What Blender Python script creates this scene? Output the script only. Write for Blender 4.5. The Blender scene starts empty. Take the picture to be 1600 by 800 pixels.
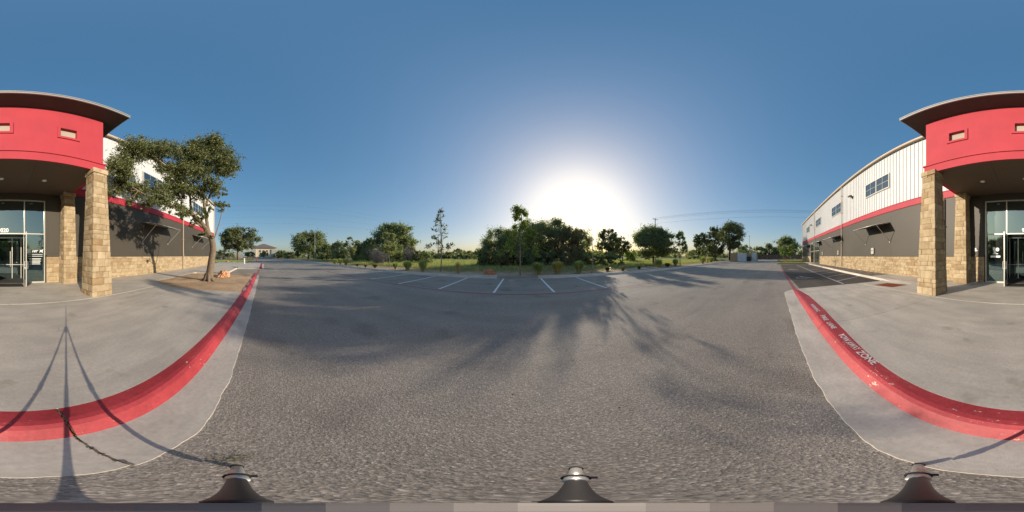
import bpy, math, random
import numpy as np
from mathutils import Vector, Matrix

# ------------------------------------------------------------------ camera, sky, sun
S = bpy.context.scene
col = S.collection
CAMZ = 1.6
cd = bpy.data.cameras.new('camera'); cam = bpy.data.objects.new('camera', cd); col.objects.link(cam)
cd.type = 'PANO'
try: cd.cycles.panorama_type = 'EQUIRECTANGULAR'
except Exception: cd.panorama_type = 'EQUIRECTANGULAR'
for k, v in (('latitude_min', -math.pi/2), ('latitude_max', math.pi/2), ('longitude_min', -math.pi), ('longitude_max', math.pi)):
    try: setattr(cd.cycles, k, v)
    except Exception: pass
cd.clip_start = 0.005; cd.clip_end = 3000
cam.location = (0, 0, CAMZ); cam.rotation_euler = (math.radians(90), 0, math.radians(2))
S.camera = cam

SUN_AZ, SUN_EL = 21.2, 15.2           # degrees, azimuth clockwise from +Y
w = bpy.data.worlds.new('World'); S.world = w; w.use_nodes = True
wn = w.node_tree.nodes; wl = w.node_tree.links
bg = wn['Background']
sky = wn.new('ShaderNodeTexSky'); sky.sky_type = 'NISHITA'; sky.sun_disc = False
sky.sun_elevation = math.radians(SUN_EL); sky.sun_rotation = math.radians(SUN_AZ)
sky.altitude = 200; sky.air_density = 1.0; sky.dust_density = 2.2; sky.ozone_density = 3.0
_gm = wn.new('ShaderNodeGamma'); _gm.inputs[1].default_value = .44       # compresses the sky's range as the photograph's exposure blend did
_hs = wn.new('ShaderNodeHueSaturation'); _hs.inputs['Saturation'].default_value = 1.85; _hs.inputs['Value'].default_value = 1.12
wl.new(sky.outputs[0], _gm.inputs[0]); wl.new(_gm.outputs[0], _hs.inputs['Color']); wl.new(_hs.outputs[0], bg.inputs[0]); bg.inputs[1].default_value = 0.15
sd = bpy.data.lights.new('sun', 'SUN'); sun = bpy.data.objects.new('sun', sd); col.objects.link(sun)
sd.energy = 3.0; sd.angle = math.radians(0.6); sd.color = (1.0, 0.88, 0.72)
_a, _e = math.radians(SUN_AZ), math.radians(SUN_EL)
sun.rotation_euler = Vector((math.sin(_a)*math.cos(_e), math.cos(_a)*math.cos(_e), math.sin(_e))).to_track_quat('Z', 'Y').to_euler()
sun.location = (40, 100, 40)
S.view_settings.view_transform = 'Standard'; S.view_settings.look = 'None'
S.view_settings.exposure = 0.95; S.view_settings.gamma = 1
S.render.engine = 'CYCLES'
S.cycles.max_bounces = 8; S.cycles.transparent_max_bounces = 16
S.cycles.use_denoising = True

# ------------------------------------------------------------------ helpers
R = random.Random(7)
def wloc(p):
    v = Vector((0, 0, 0))
    while p is not None: v += p.location; p = p.parent
    return v
def tag(o, label=None, cat=None, group=None, kind=None):
    if label: o['label'] = label
    if cat: o['category'] = cat
    if group: o['group'] = group
    if kind: o['kind'] = kind
    return o
def empty(name, loc, label=None, cat=None, group=None, kind=None):
    o = bpy.data.objects.new(name, None); col.objects.link(o); o.location = loc; o.empty_display_size = .3
    return tag(o, label, cat, group, kind)
class MB:
    def __init__(s): s.v = []; s.f = []
    def add(s, vs, fs):
        b = len(s.v); s.v += [tuple(x) for x in vs]; s.f += [tuple(i+b for i in f) for f in fs]; return s
    def box(s, x0, y0, z0, x1, y1, z1):
        if x0 > x1: x0, x1 = x1, x0
        if y0 > y1: y0, y1 = y1, y0
        if z0 > z1: z0, z1 = z1, z0
        return s.add([(x0,y0,z0),(x1,y0,z0),(x1,y1,z0),(x0,y1,z0),(x0,y0,z1),(x1,y0,z1),(x1,y1,z1),(x0,y1,z1)],
                     [(0,3,2,1),(4,5,6,7),(0,1,5,4),(1,2,6,5),(2,3,7,6),(3,0,4,7)])
    def obox(s, c, ax, ay, az):   # oriented box from half-axis vectors
        c = Vector(c); vs = []
        for k in (-1, 1):
            for a, b in ((-1,-1),(1,-1),(1,1),(-1,1)): vs.append(c+ax*a+ay*b+az*k)
        return s.add(vs, [(0,3,2,1),(4,5,6,7),(0,1,5,4),(1,2,6,5),(2,3,7,6),(3,0,4,7)])
    def tube(s, pts, rad, n=8, cap=True):
        pts = [Vector(p) for p in pts]
        if not hasattr(rad, '__len__'): rad = [rad]*len(pts)
        rings = []; prev = None
        for i, p in enumerate(pts):
            d = (pts[min(i+1, len(pts)-1)] - pts[max(i-1, 0)])
            if d.length < 1e-9: d = Vector((0,0,1))
            d.normalize()
            if prev is None:
                u = d.orthogonal().normalized()
            else:
                u = prev - d*prev.dot(d)
                u = u.normalized() if u.length > 1e-6 else d.orthogonal().normalized()
            prev = u; q = d.cross(u)
            rings.append([p + (u*math.cos(2*math.pi*k/n) + q*math.sin(2*math.pi*k/n))*rad[i] for k in range(n)])
        b = len(s.v)
        for r in rings: s.v += [tuple(x) for x in r]
        for i in range(len(rings)-1):
            for k in range(n):
                k2 = (k+1) % n
                s.f.append((b+i*n+k, b+i*n+k2, b+(i+1)*n+k2, b+(i+1)*n+k))
        if cap:
            s.f.append(tuple(b+k for k in reversed(range(n)))); s.f.append(tuple(b+(len(rings)-1)*n+k for k in range(n)))
        return s
    def lathe(s, c, prof, n=12):   # prof: (r, z)
        return s.tube([(c[0], c[1], c[2]+z) for r, z in prof], [max(r, 1e-4) for r, z in prof], n)
    def prism(s, poly, z0, z1):
        n = len(poly); vs = [(x, y, z0) for x, y in poly] + [(x, y, z1) for x, y in poly]
        return s.add(vs, [tuple(reversed(range(n))), tuple(range(n, 2*n))] + [(i, (i+1) % n, n+(i+1) % n, n+i) for i in range(n)])
    def build(s, name, m, parent=None, smooth=False, loc=None, **t):
        o_ = wloc(parent) if parent is not None else Vector(loc or (0, 0, 0))
        me = bpy.data.meshes.new(name)
        me.from_pydata([(x-o_.x, y-o_.y, z-o_.z) for x, y, z in s.v], [], s.f)
        me.materials.append(m)
        if smooth: me.polygons.foreach_set('use_smooth', [True]*len(me.polygons))
        me.update()
        ob = bpy.data.objects.new(name, me); col.objects.link(ob)
        if parent is not None: ob.parent = parent
        elif loc: ob.location = loc
        tag(ob, t.get('label'), t.get('cat'), t.get('group'), t.get('kind'))
        return ob
def bevel(o, wd=0.01, seg=2):
    b = o.modifiers.new('edge', 'BEVEL'); b.width = wd; b.segments = seg; b.limit_method = 'ANGLE'; return o
def npmesh(name, V, F, m, parent=None, loc=None, kind=None, smooth=False):   # V (n,3), F (k, c) numpy in world coordinates
    o_ = np.array(wloc(parent)) if parent is not None else np.array(loc or (0, 0, 0))
    V = np.asarray(V, dtype=np.float32) - o_.astype(np.float32); k, c = F.shape
    me = bpy.data.meshes.new(name)
    me.vertices.add(len(V)); me.vertices.foreach_set('co', V.ravel())
    me.loops.add(k*c); me.loops.foreach_set('vertex_index', F.astype(np.int32).ravel())
    me.polygons.add(k); me.polygons.foreach_set('loop_start', np.arange(0, k*c, c, dtype=np.int32))
    me.polygons.foreach_set('loop_total', np.full(k, c, dtype=np.int32))
    if smooth: me.polygons.foreach_set('use_smooth', np.ones(k, dtype=bool))
    me.materials.append(m); me.update(calc_edges=True); me.validate()
    ob = bpy.data.objects.new(name, me); col.objects.link(ob)
    if parent is not None: ob.parent = parent
    elif loc: ob.location = loc
    if kind: ob['kind'] = kind
    return ob

# ------------------------------------------------------------------ materials
def nodes(name):
    m = bpy.data.materials.new(name); m.use_nodes = True
    nt = m.node_tree; return m, nt, nt.nodes, nt.links, nt.nodes['Principled BSDF']
def tc(N, L, scale=None, kind='Object'):
    t = N.new('ShaderNodeTexCoord'); 
    if kind == 'World':
        g = N.new('ShaderNodeNewGeometry'); src = g.outputs['Position']
    else: src = t.outputs[kind]
    if scale is None: return src
    mp = N.new('ShaderNodeMapping'); mp.inputs['Scale'].default_value = scale if hasattr(scale, '__len__') else (scale,)*3
    L.new(src, mp.inputs[0]); return mp.outputs[0]
def noise(N, L, vec, sc, det=4, rough=.55):
    n = N.new('ShaderNodeTexNoise'); n.inputs['Scale'].default_value = sc; n.inputs['Detail'].default_value = det
    n.inputs['Roughness'].default_value = rough; L.new(vec, n.inputs['Vector']); return n.outputs['Fac']
def ramp(N, L, fac, stops):
    r = N.new('ShaderNodeValToRGB'); e = r.color_ramp.elements
    while len(e) < len(stops): e.new(.5)
    for i, (p, c) in enumerate(stops):
        e[i].position = p; e[i].color = (*c, 1) if hasattr(c, '__len__') else (c, c, c, 1)
    L.new(fac, r.inputs[0]); return r.outputs[0]
def mix(N, L, fac, a, b, mode='MIX'):
    x = N.new('ShaderNodeMix'); x.data_type = 'RGBA'; x.blend_type = mode
    for sock, val in ((x.inputs[0], fac), (x.inputs[6], a), (x.inputs[7], b)):
        if hasattr(val, 'is_linked'): L.new(val, sock)
        elif not hasattr(val, "__len__"): sock.default_value = val
        else: sock.default_value = (*val, 1)
    return x.outputs[2]
def bump(N, L, h, dist, P, strength=1, chain=None):
    b = N.new('ShaderNodeBump'); b.inputs['Distance'].default_value = dist; b.inputs['Strength'].default_value = strength
    L.new(h, b.inputs['Height'])
    if chain is not None: L.new(chain, b.inputs['Normal'])
    if P is not None: L.new(b.outputs[0], P.inputs['Normal'])
    return b.outputs[0]
def math_(N, L, op, a, b):
    m = N.new('ShaderNodeMath'); m.operation = op
    for i, v in enumerate((a, b)):
        if hasattr(v, 'is_linked'): L.new(v, m.inputs[i])
        else: m.inputs[i].default_value = v
    return m.outputs[0]
def paint(name, c, rough=.6, var=.12, sc=1.5, metal=0, bumpd=0, grime=None, spec=.4):
    m, nt, N, L, P = nodes(name); v = tc(N, L, kind='World')
    f = noise(N, L, v, sc, 6)
    a = tuple(x*(1-var) for x in c); b = tuple(min(1, x*(1+var)) for x in c)
    colr = ramp(N, L, f, [(.3, a), (.7, b)])
    if grime:
        f2 = noise(N, L, tc(N, L, (4, 4, .6), 'World'), 1.3, 5)
        g = ramp(N, L, f2, [(.5, 0), (.75, grime)])
        colr = mix(N, L, g, colr, tuple(x*.6 for x in c))
    L.new(colr, P.inputs['Base Color']); P.inputs['Roughness'].default_value = rough; P.inputs['Metallic'].default_value = metal
    P.inputs['Specular IOR Level'].default_value = spec
    if bumpd: bump(N, L, noise(N, L, v, 60, 4), bumpd, P)
    return m
def islandvar(name, c, c2, rough=.85, sc=12, bumpd=.006, trans=0, spec=.25, patch=3):
    """colour varies from one loose piece (leaf, stone, blade) to the next"""
    m, nt, N, L, P = nodes(name)
    g = N.new('ShaderNodeNewGeometry'); oi = N.new('ShaderNodeObjectInfo')
    r = math_(N, L, 'FRACT', math_(N, L, 'ADD', g.outputs['Random Per Island'], oi.outputs['Random']), 0)
    colr = ramp(N, L, r, [(0, c), (.7, c2), (1, tuple(min(1, .5*(a+b)*1.05) for a, b in zip(c, c2)))])
    v = tc(N, L, kind='World')
    if patch: 
        f = noise(N, L, v, patch, 5); colr = mix(N, L, 1, colr, ramp(N, L, f, [(.3, .78), (.7, 1.12)]), 'MULTIPLY')
    L.new(colr, P.inputs['Base Color']); P.inputs['Roughness'].default_value = rough
    P.inputs['Specular IOR Level'].default_value = spec
    if bumpd: bump(N, L, noise(N, L, v, sc, 8, .65), bumpd, P)
    if trans:
        T = N.new('ShaderNodeBsdfTranslucent'); mx = N.new('ShaderNodeMixShader'); mx.inputs[0].default_value = trans
        y = mix(N, L, 1, colr, (1.25, 1.3, .55), 'MULTIPLY'); L.new(y, T.inputs[0])
        L.new(P.outputs[0], mx.inputs[1]); L.new(T.outputs[0], mx.inputs[2]); L.new(mx.outputs[0], N['Material Output'].inputs[0])
    return m

def asphalt_mat(name, lo, hi, worn):
    m, nt, N, L, P = nodes(name); v = tc(N, L, kind='World')
    big = noise(N, L, v, .35, 5, .6)
    c = ramp(N, L, big, [(.3, lo), (.5, tuple((a+b)/2 for a, b in zip(lo, hi))), (.7, hi)])
    st = noise(N, L, tc(N, L, (.12, 1.1, 1), 'World'), 1.0, 4)        # drive-path streaks
    c = mix(N, L, .5, c, mix(N, L, ramp(N, L, st, [(.4, 0), (.65, 1)]), c, worn))
    vo = N.new('ShaderNodeTexVoronoi'); vo.inputs['Scale'].default_value = 110; L.new(v, vo.inputs['Vector'])
    sp = N.new('ShaderNodeSeparateColor'); L.new(vo.outputs['Color'], sp.inputs[0])
    c = mix(N, L, 1, c, ramp(N, L, sp.outputs[0], [(0, .70), (.55, 1.0), (.93, 1.3), (1, 1.9)]), 'MULTIPLY')
    vo2 = N.new('ShaderNodeTexVoronoi'); vo2.inputs['Scale'].default_value = 45; L.new(v, vo2.inputs['Vector'])
    f3 = noise(N, L, v, 45, 5, .75)
    c = mix(N, L, 1, c, ramp(N, L, f3, [(.3, .80), (.7, 1.18)]), 'MULTIPLY')
    sl = noise(N, L, v, .9, 2, .4); c = mix(N, L, 1, c, ramp(N, L, sl, [(.60, 1), (.70, .80)]), 'MULTIPLY')   # oil and tyre stains
    # fine cracks
    vc = N.new('ShaderNodeTexVoronoi'); vc.feature = 'DISTANCE_TO_EDGE'; vc.inputs['Scale'].default_value = .22
    wv = N.new('ShaderNodeVectorMath'); wv.operation = 'ADD'
    nz = N.new('ShaderNodeTexNoise'); nz.inputs['Scale'].default_value = 1.3; nz.inputs['Detail'].default_value = 6; L.new(v, nz.inputs['Vector'])
    L.new(v, wv.inputs[0]); L.new(nz.outputs['Color'], wv.inputs[1]); L.new(wv.outputs[0], vc.inputs['Vector'])
    ck = ramp(N, L, vc.outputs['Distance'], [(0, .86), (.003, 1.0)])
    c = mix(N, L, 1, c, ck, 'MULTIPLY')
    L.new(c, P.inputs['Base Color']); P.inputs['Roughness'].default_value = .9; P.inputs['Specular IOR Level'].default_value = .22
    h = math_(N, L, 'ADD', vo.outputs['Distance'], math_(N, L, 'MULTIPLY', vo2.outputs['Distance'], 1.6))
    h = math_(N, L, 'ADD', h, math_(N, L, 'MULTIPLY', f3, 1.2))
    bump(N, L, h, .0016, P, .7)
    return m
def concrete_mat(name, c, var=.13, stain=(.30, .24, .17)):
    m, nt, N, L, P = nodes(name); v = tc(N, L, kind='World')
    f = noise(N, L, v, .9, 7, .6); a = tuple(x*(1-var) for x in c); b = tuple(x*(1+var) for x in c)
    colr = ramp(N, L, f, [(.3, a), (.7, b)])
    f2 = noise(N, L, v, 26, 6, .7); colr = mix(N, L, 1, colr, ramp(N, L, f2, [(.3, .86), (.7, 1.1)]), 'MULTIPLY')
    f3 = noise(N, L, v, 2.3, 3, .5); colr = mix(N, L, ramp(N, L, f3, [(.64, 0), (.74, .45)]), colr, stain)
    f4 = noise(N, L, tc(N, L, (.5, 2.2, 1), 'World'), 1.7, 5, .6); colr = mix(N, L, 1, colr, ramp(N, L, f4, [(.35, .88), (.6, 1.04)]), 'MULTIPLY')
    vo = N.new('ShaderNodeTexVoronoi'); vo.inputs['Scale'].default_value = 17; L.new(v, vo.inputs['Vector'])
    pit = ramp(N, L, vo.outputs['Distance'], [(.05, .45), (.09, 1)]); colr = mix(N, L, .55, colr, mix(N, L, 1, colr, pit, 'MULTIPLY'))
    L.new(colr, P.inputs['Base Color']); P.inputs['Roughness'].default_value = .85; P.inputs['Specular IOR Level'].default_value = .3
    bump(N, L, noise(N, L, v, 140, 5, .7), .003, P, .7)
    return m
def kerb_red_mat():
    m, nt, N, L, P = nodes('red_kerb_paint'); v = tc(N, L, kind='World')
    f = noise(N, L, v, 2, 6); colr = ramp(N, L, f, [(.3, (.30, .025, .030)), (.7, (.45, .048, .054))])
    d = noise(N, L, v, 30, 6, .7); colr = mix(N, L, 1, colr, ramp(N, L, d, [(.3, .8), (.7, 1.15)]), 'MULTIPLY')
    ch = noise(N, L, tc(N, L, (6, 14, 20), 'World'), 1.5, 8, .72)
    big = noise(N, L, v, 1.1, 3)
    mask = math_(N, L, 'ADD', ch, math_(N, L, 'MULTIPLY', big, .35))
    colr = mix(N, L, ramp(N, L, mask, [(.828, 0), (.842, 1)]), colr, (.55, .46, .36))
    L.new(colr, P.inputs['Base Color']); P.inputs['Roughness'].default_value = .6; bump(N, L, d, .004, P, .6)
    return m
def worn_paint(name, c, keep=.52, under=(.13, .12, .115)):
    m, nt, N, L, P = nodes(name); v = tc(N, L, kind='World')
    f = noise(N, L, v, 22, 8, .75); g = noise(N, L, v, .7, 3)
    s = math_(N, L, 'ADD', f, math_(N, L, 'MULTIPLY', math_(N, L, 'SUBTRACT', g, .5), .5))
    colr = mix(N, L, ramp(N, L, s, [(keep, 1), (keep+.12, .0)]), under, c)
    L.new(colr, P.inputs['Base Color']); P.inputs['Roughness'].default_value = .8
    return m
def glass_mat(name, tint, body=(.012, .015, .016), refl=.6):
    m, nt, N, L, P = nodes(name); N.remove(P)
    G = N.new('ShaderNodeBsdfGlossy'); G.inputs['Color'].default_value = (*tint, 1); G.inputs['Roughness'].default_value = .012
    D = N.new('ShaderNodeBsdfPrincipled'); D.inputs['Base Color'].default_value = (*body, 1); D.inputs['Roughness'].default_value = .2
    T = N.new('ShaderNodeBsdfTransparent'); T.inputs[0].default_value = (.22, .26, .26, 1)
    m1 = N.new('ShaderNodeMixShader'); m1.inputs[0].default_value = .55; L.new(D.outputs[0], m1.inputs[1]); L.new(T.outputs[0], m1.inputs[2])
    m2 = N.new('ShaderNodeMixShader'); fr = N.new('ShaderNodeFresnel'); fr.inputs[0].default_value = 1.5
    L.new(math_(N, L, 'MAXIMUM', fr.outputs[0], refl), m2.inputs[0]); L.new(m1.outputs[0], m2.inputs[1]); L.new(G.outputs[0], m2.inputs[2])
    v = tc(N, L, kind='World'); b = bump(N, L, noise(N, L, v, .9, 2), .004, None); L.new(b, G.inputs['Normal'])
    L.new(m2.outputs[0], N['Material Output'].inputs[0]); return m
def ground_mat():
    m, nt, N, L, P = nodes('meadow_soil'); v = tc(N, L, kind='World')
    sx = N.new('ShaderNodeSeparateXYZ'); L.new(v, sx.inputs[0])
    n1 = noise(N, L, v, .25, 6, .65); n2 = noise(N, L, v, 2.2, 6, .7); n3 = noise(N, L, v, 14, 5, .7)
    dirt = ramp(N, L, n2, [(.3, (.36, .25, .18)), (.5, (.50, .37, .26)), (.7, (.54, .44, .32))])
    grass = ramp(N, L, n1, [(.3, (.12, .14, .045)), (.5, (.21, .20, .075)), (.7, (.31, .26, .12))])
    y = math_(N, L, 'ADD', sx.outputs[1], math_(N, L, 'MULTIPLY', n1, 7))
    f = N.new('ShaderNodeMapRange'); L.new(y, f.inputs[0]); f.inputs[1].default_value = 17.6; f.inputs[2].default_value = 20.5
    c = mix(N, L, f.outputs[0], dirt, grass)
    c = mix(N, L, 1, c, ramp(N, L, n3, [(.3, .7), (.7, 1.25)]), 'MULTIPLY')
    L.new(c, P.inputs['Base Color']); P.inputs['Roughness'].default_value = .95; P.inputs['Specular IOR Level'].default_value = .1
    bump(N, L, n3, .05, P, .8); return m
def mulch_mat(name, a, b, sc=38, d=.02):
    m, nt, N, L, P = nodes(name); v = tc(N, L, kind='World')
    vo = N.new('ShaderNodeTexVoronoi'); vo.inputs['Scale'].default_value = sc; L.new(v, vo.inputs['Vector'])
    sp = N.new('ShaderNodeSeparateColor'); L.new(vo.outputs['Color'], sp.inputs[0])
    c = ramp(N, L, sp.outputs[0], [(0, a), (1, b)]); n = noise(N, L, v, 1.3, 6, .6)
    c = mix(N, L, 1, c, ramp(N, L, n, [(.3, .75), (.7, 1.15)]), 'MULTIPLY')
    L.new(c, P.inputs['Base Color']); P.inputs['Roughness'].default_value = .95; P.inputs['Specular IOR Level'].default_value = .1
    bump(N, L, vo.outputs['Distance'], d, P, 1); return m

M = {}
M['asphalt'] = asphalt_mat('asphalt', (.240, .208, .172), (.325, .282, .234), (.375, .322, .268))
M['asphalt2'] = asphalt_mat('sealed_asphalt', (.075, .062, .05), (.11, .092, .075), (.13, .108, .09))
M['concrete'] = concrete_mat('concrete', (.56, .495, .41))
M['gutter'] = concrete_mat('gutter_concrete', (.58, .515, .43), .15)
M['kerbred'] = kerb_red_mat()
M['white_line'] = worn_paint('white_road_paint', (.80, .79, .76), .64)
M['faint_line'] = worn_paint('faint_white_road_paint', (.34, .32, .30), .50)
M['red_line'] = worn_paint('red_road_paint', (.40, .07, .07), .50)
M['hc_line'] = worn_paint('white_paint_on_sealed_asphalt', (.5, .48, .45), .58, (.07, .062, .058))
M['letter'] = worn_paint('white_stencil_paint', (.72, .62, .58), .585, (.55, .06, .07))
M['red'] = paint('red_stucco', (.42, .040, .055), .75, .09, .8, grime=.12, bumpd=.002)
M['red_trim'] = paint('red_trim', (.38, .03, .048), .6, .06)
M['dark'] = paint('bronze_grey_panel', (.066, .057, .044), .55, .1, .5)
M['soffit'] = paint('brown_soffit', (.115, .080, .055), .7, .08, .5)
M['eave_soffit'] = paint('dark_eave_soffit', (.075, .06, .05), .75, .1)
M['joint'] = paint('dark_joint', (.05, .045, .04), .9, .1)
M['white'] = paint('white_siding', (.58, .58, .575), .5, .04, .3, grime=.2)
M['beige'] = paint('beige_trim', (.52, .42, .31), .5, .06)
M['silver'] = paint('eave_metal', (.52, .50, .46), .35, .06, metal=.5)
M['alu'] = paint('aluminium_frame', (.60, .57, .50), .35, .04, metal=.4)
M['stone'] = islandvar('limestone', (.32, .225, .125), (.46, .36, .225), .9, 22, .02, patch=5)
M['stone2'] = islandvar('limestone_weathered', (.29, .19, .095), (.50, .39, .25), .9, 22, .02, patch=4)
M['mortar'] = paint('mortar', (.24, .19, .13), .95, .1)
M['glass'] = glass_mat('storefront_glass', (.42, .60, .60), refl=.42)
M['glassw'] = glass_mat('upper_window_glass', (.50, .56, .55), refl=.5)
M['beigeglass'] = paint('beige_window_infill', (.40, .34, .27), .25, .05)
M['black'] = paint('black_rubber', (.02, .02, .02), .6, .2)
M['blackmat'] = paint('black_door_mat', (.03, .027, .025), .95, .2, bumpd=.004)
M['interior'] = paint('dark_interior', (.05, .047, .043), .9, .1)
M['whiteflat'] = paint('white_decal', (.85, .86, .85), .5, .02)
M['greydecal'] = paint('grey_decal', (.38, .40, .40), .5, .02)
M['ground'] = ground_mat()
M['mulch'] = mulch_mat('mulch', (.46, .30, .17), (.66, .46, .29), 45, .012)
M['joint_dirt'] = paint('joint_dirt', (.20, .155, .10), .95, .3, 40)
M['gravel'] = mulch_mat('gravel', (.17, .14, .12), (.36, .30, .25), 26, .035)
M['pad'] = mulch_mat('tactile_paving', (.36, .11, .06), (.40, .13, .07), 14, .02)
M['lawn'] = mulch_mat('lawn_soil', (.13, .13, .045), (.26, .20, .10), 9, .02)
M['bark'] = islandvar('oak_bark', (.17, .125, .085), (.24, .185, .13), .95, 24, .045, patch=8)
M['bark_dark'] = islandvar('dark_bark', (.055, .042, .032), (.09, .07, .052), .95, 18, .03)
M['sapbark'] = islandvar('sapling_bark', (.30, .26, .21), (.38, .33, .27), .9, 30, .005)
M['oakleaf'] = islandvar('live_oak_leaves', (.065, .085, .032), (.23, .25, .10), .5, 0, 0, .25, .4, 2.6)
M['darkleaf'] = islandvar('dark_leaves', (.13, .16, .095), (.31, .34, .20), .7, 0, 0, .50, .3, .6)
M['brownleaf'] = islandvar('brownish_leaves', (.17, .16, .10), (.34, .30, .20), .7, 0, 0, .50, .3, .6)
M['paleleaf'] = islandvar('pale_green_leaves', (.18, .22, .11), (.36, .38, .20), .7, 0, 0, .38, .3, .8)
M['brightleaf'] = islandvar('bright_green_leaves', (.15, .21, .06), (.32, .38, .13), .7, 0, 0, .45, .3, .8)
M['dead'] = islandvar('dead_twigs', (.17, .15, .14), (.30, .27, .26), .95, 0, 0)
M['blade'] = islandvar('ornamental_grass', (.24, .33, .12), (.55, .58, .30), .8, 0, 0, .35, .2, 2)
M['yblade'] = islandvar('golden_grass', (.40, .36, .14), (.70, .62, .32), .8, 0, 0, .35, .2, 2)
M['meadow'] = islandvar('meadow_grass', (.24, .29, .11), (.52, .52, .25), .9, 0, 0, .35, .1, .35)
M['drygrass'] = islandvar('dry_grass', (.34, .28, .17), (.55, .46, .30), .9, 0, 0, .3, .1, .6)
M['rock'] = islandvar('rust_limestone', (.50, .24, .12), (.66, .36, .20), .95, 9, .06, patch=7)
M['fence'] = islandvar('brown_fence_boards', (.20, .12, .085), (.28, .17, .12), .9, 12, .004)
M['tan_board'] = islandvar('tan_boards', (.46, .29, .17), (.54, .35, .21), .9, 12, .004)
M['whitegate'] = paint('white_gate', (.62, .64, .66), .6, .05)
M['tanwall'] = paint('tan_stucco', (.80, .66, .48), .9, .06)
M['palewall'] = paint('pale_stone_wall', (.46, .44, .36), .9, .06)
M['roof'] = paint('brown_shingle_roof', (.20, .15, .125), .9, .12, 3)
M['darkglass'] = paint('dark_window', (.12, .13, .14), .3, .1)
M['pole'] = paint('grey_pole', (.46, .50, .46), .5, .06)
M['woodpole'] = paint('weathered_pole', (.17, .14, .12), .9, .15)
M['wire'] = paint('wire', (.05, .06, .075), .7, .05)
M['hydrant'] = paint('hydrant_red', (.55, .03, .02), .45, .05)
M['legsilver'] = paint('tripod_silver', (.55, .53, .50), .35, .03, metal=.7)
M['legblack'] = paint('tripod_black', (.02, .018, .02), .45, .1)
M['collar'] = paint('tripod_collar', (.22, .19, .17), .6, .1)
M['bin'] = paint('dark_bin_plastic', (.035, .04, .032), .5, .1)
M['carwhite'] = paint('white_car_paint', (.7, .7, .7), .25, .02)
M['tyre'] = paint('tyre', (.02, .02, .02), .8, .1)

# ------------------------------------------------------------------ ground
def grid_sheet(name, x0, x1, y0, y1, nx, ny, zf, m, kind='structure', label=None):
    X = np.linspace(x0, x1, nx); Y = np.linspace(y0, y1, ny); gx, gy = np.meshgrid(X, Y)
    V = np.stack([gx.ravel(), gy.ravel(), zf(gx, gy).ravel()], 1)
    i = np.arange((ny-1)*nx).reshape(ny-1, nx)[:, :-1].ravel()
    F = np.stack([i, i+1, i+nx+1, i+nx], 1)
    o = npmesh(name, V, F, m, kind=kind, smooth=True)
    if label: o['label'] = label
    return o
_g = MB(); _g.add([(-1500, -1500, -.06), (1500, -1500, -.06), (1500, 1500, -.06), (-1500, 1500, -.06)], [(0, 1, 2, 3)])
_g.build('ground', M['ground'], kind='structure', label='open dry ground reaching to the horizon')
def fieldz(x, y):
    return .10 + .05*np.sin(x*.31+1)*np.sin(y*.43) + .03*np.sin(x*1.3)*np.cos(y*1.1+2) * np.clip((y-12.2)*.6, 0, 1)
grid_sheet('field', -150, 150, 12.05, 170, 260, 150, lambda x, y: np.where(y < 12.1, .10, fieldz(x, y)), M['ground'], label='sandy planting strip turning to meadow beyond the kerb')
MB().prism([(-115, -24), (-36, -24), (-36, -9.3), (-34.5, -9.3), (-34.5, -1), (-22, -1), (-22, -3.0), (-13.6, -3.0), (-13.6, -.6), (7.2, -.6), (7.2, -6.5), (32, -6.5), (32, -9.8), (49, -9.8), (49, -30), (79, -30), (79, 11.72), (-115, 11.72)], -.05, 0).build(
    'parking_lot', M['asphalt'], kind='structure', label='worn grey asphalt parking lot and fire lane')
MB().prism([(8.3, -6.45), (8.3, -3.2), (7.9, -1.25), (14, -1.1), (22, -1.1), (30, -1.3), (31, -4.3), (31, -6.45)], -.02, .004).build(
    'handicapped_parking_bays', M['asphalt2'], kind='structure', label='dark sealed asphalt bays along the right wing')

# ---- kerb line in front of the building
KX = [-13.6, -12, -9, -6.5, -3.8, -2, -.34]
KXR = [-.32, .6, 1.3, 2.5, 4, 5.0, 5.9, 6.6, 7.1, 7.5]
def interp(x, xs, ys): return float(np.interp(x, xs, ys))
def kb(x): return interp(x, [-13.5, -10, -5.6, -2.5, 0, 1.2, 2.3, 7.7], [-.38, -.42, -.53, -.68, -.73, -.85, -.88, -.88])
def kt(x): return interp(x, [-13.6, -9, -6.5, -3.8, -2, 0, 1.3, 2.5, 4, 5.9, 7.1, 7.6], [-.62, -.73, -.80, -.88, -.97, -1.04, -1.13, -1.25, -1.32, -1.32, -1.18, -1.10])
def go(x): return interp(x, [-13.1, -5.7, 0, 1, 5, 7.2], [-.22, -.30, -.34, -.42, -.45, -.46])
def rz(x): return interp(x, [4.0, 5.0, 7.6, 8.2], [1, .85, .18, .12])*.15
def kerb_piece(xs, name, m):
    b = MB(); n = 0; X = []
    for a, c in zip(xs[:-1], xs[1:]):
        k = max(1, int((c-a)/.25)); X += [a+(c-a)*i/k for i in range(k)]
    X.append(xs[-1]); pr = []
    for x in X:
        h = rz(x)/.15; y0, y1 = kb(x), kt(x)
        pr.append([(x, y0+.02, -.02), (x, y0, .012), (x, y0-.035*1, .012+.05*h), (x, y0-.075, .012+.105*h), (x, y0-.115, .012+.132*h), (x, y0-.16, .012+.14*h), (x, y1+.012, .152*h+.003), (x, y1, .146*h+.003), (x, y1, -.02)])
    q = len(pr[0])
    for r in pr: b.v += r
    for i in range(len(pr)-1):
        for j in range(q-1): b.f.append((i*q+j, i*q+j+1, (i+1)*q+j+1, (i+1)*q+j))
    b.f.append(tuple(range(q))); b.f.append(tuple((len(pr)-1)*q+j for j in reversed(range(q))))
    return b
front_kerb = empty('kerb', (0, -.9, 0), 'red painted fire lane kerb along the sidewalk', kind='structure')
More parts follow.
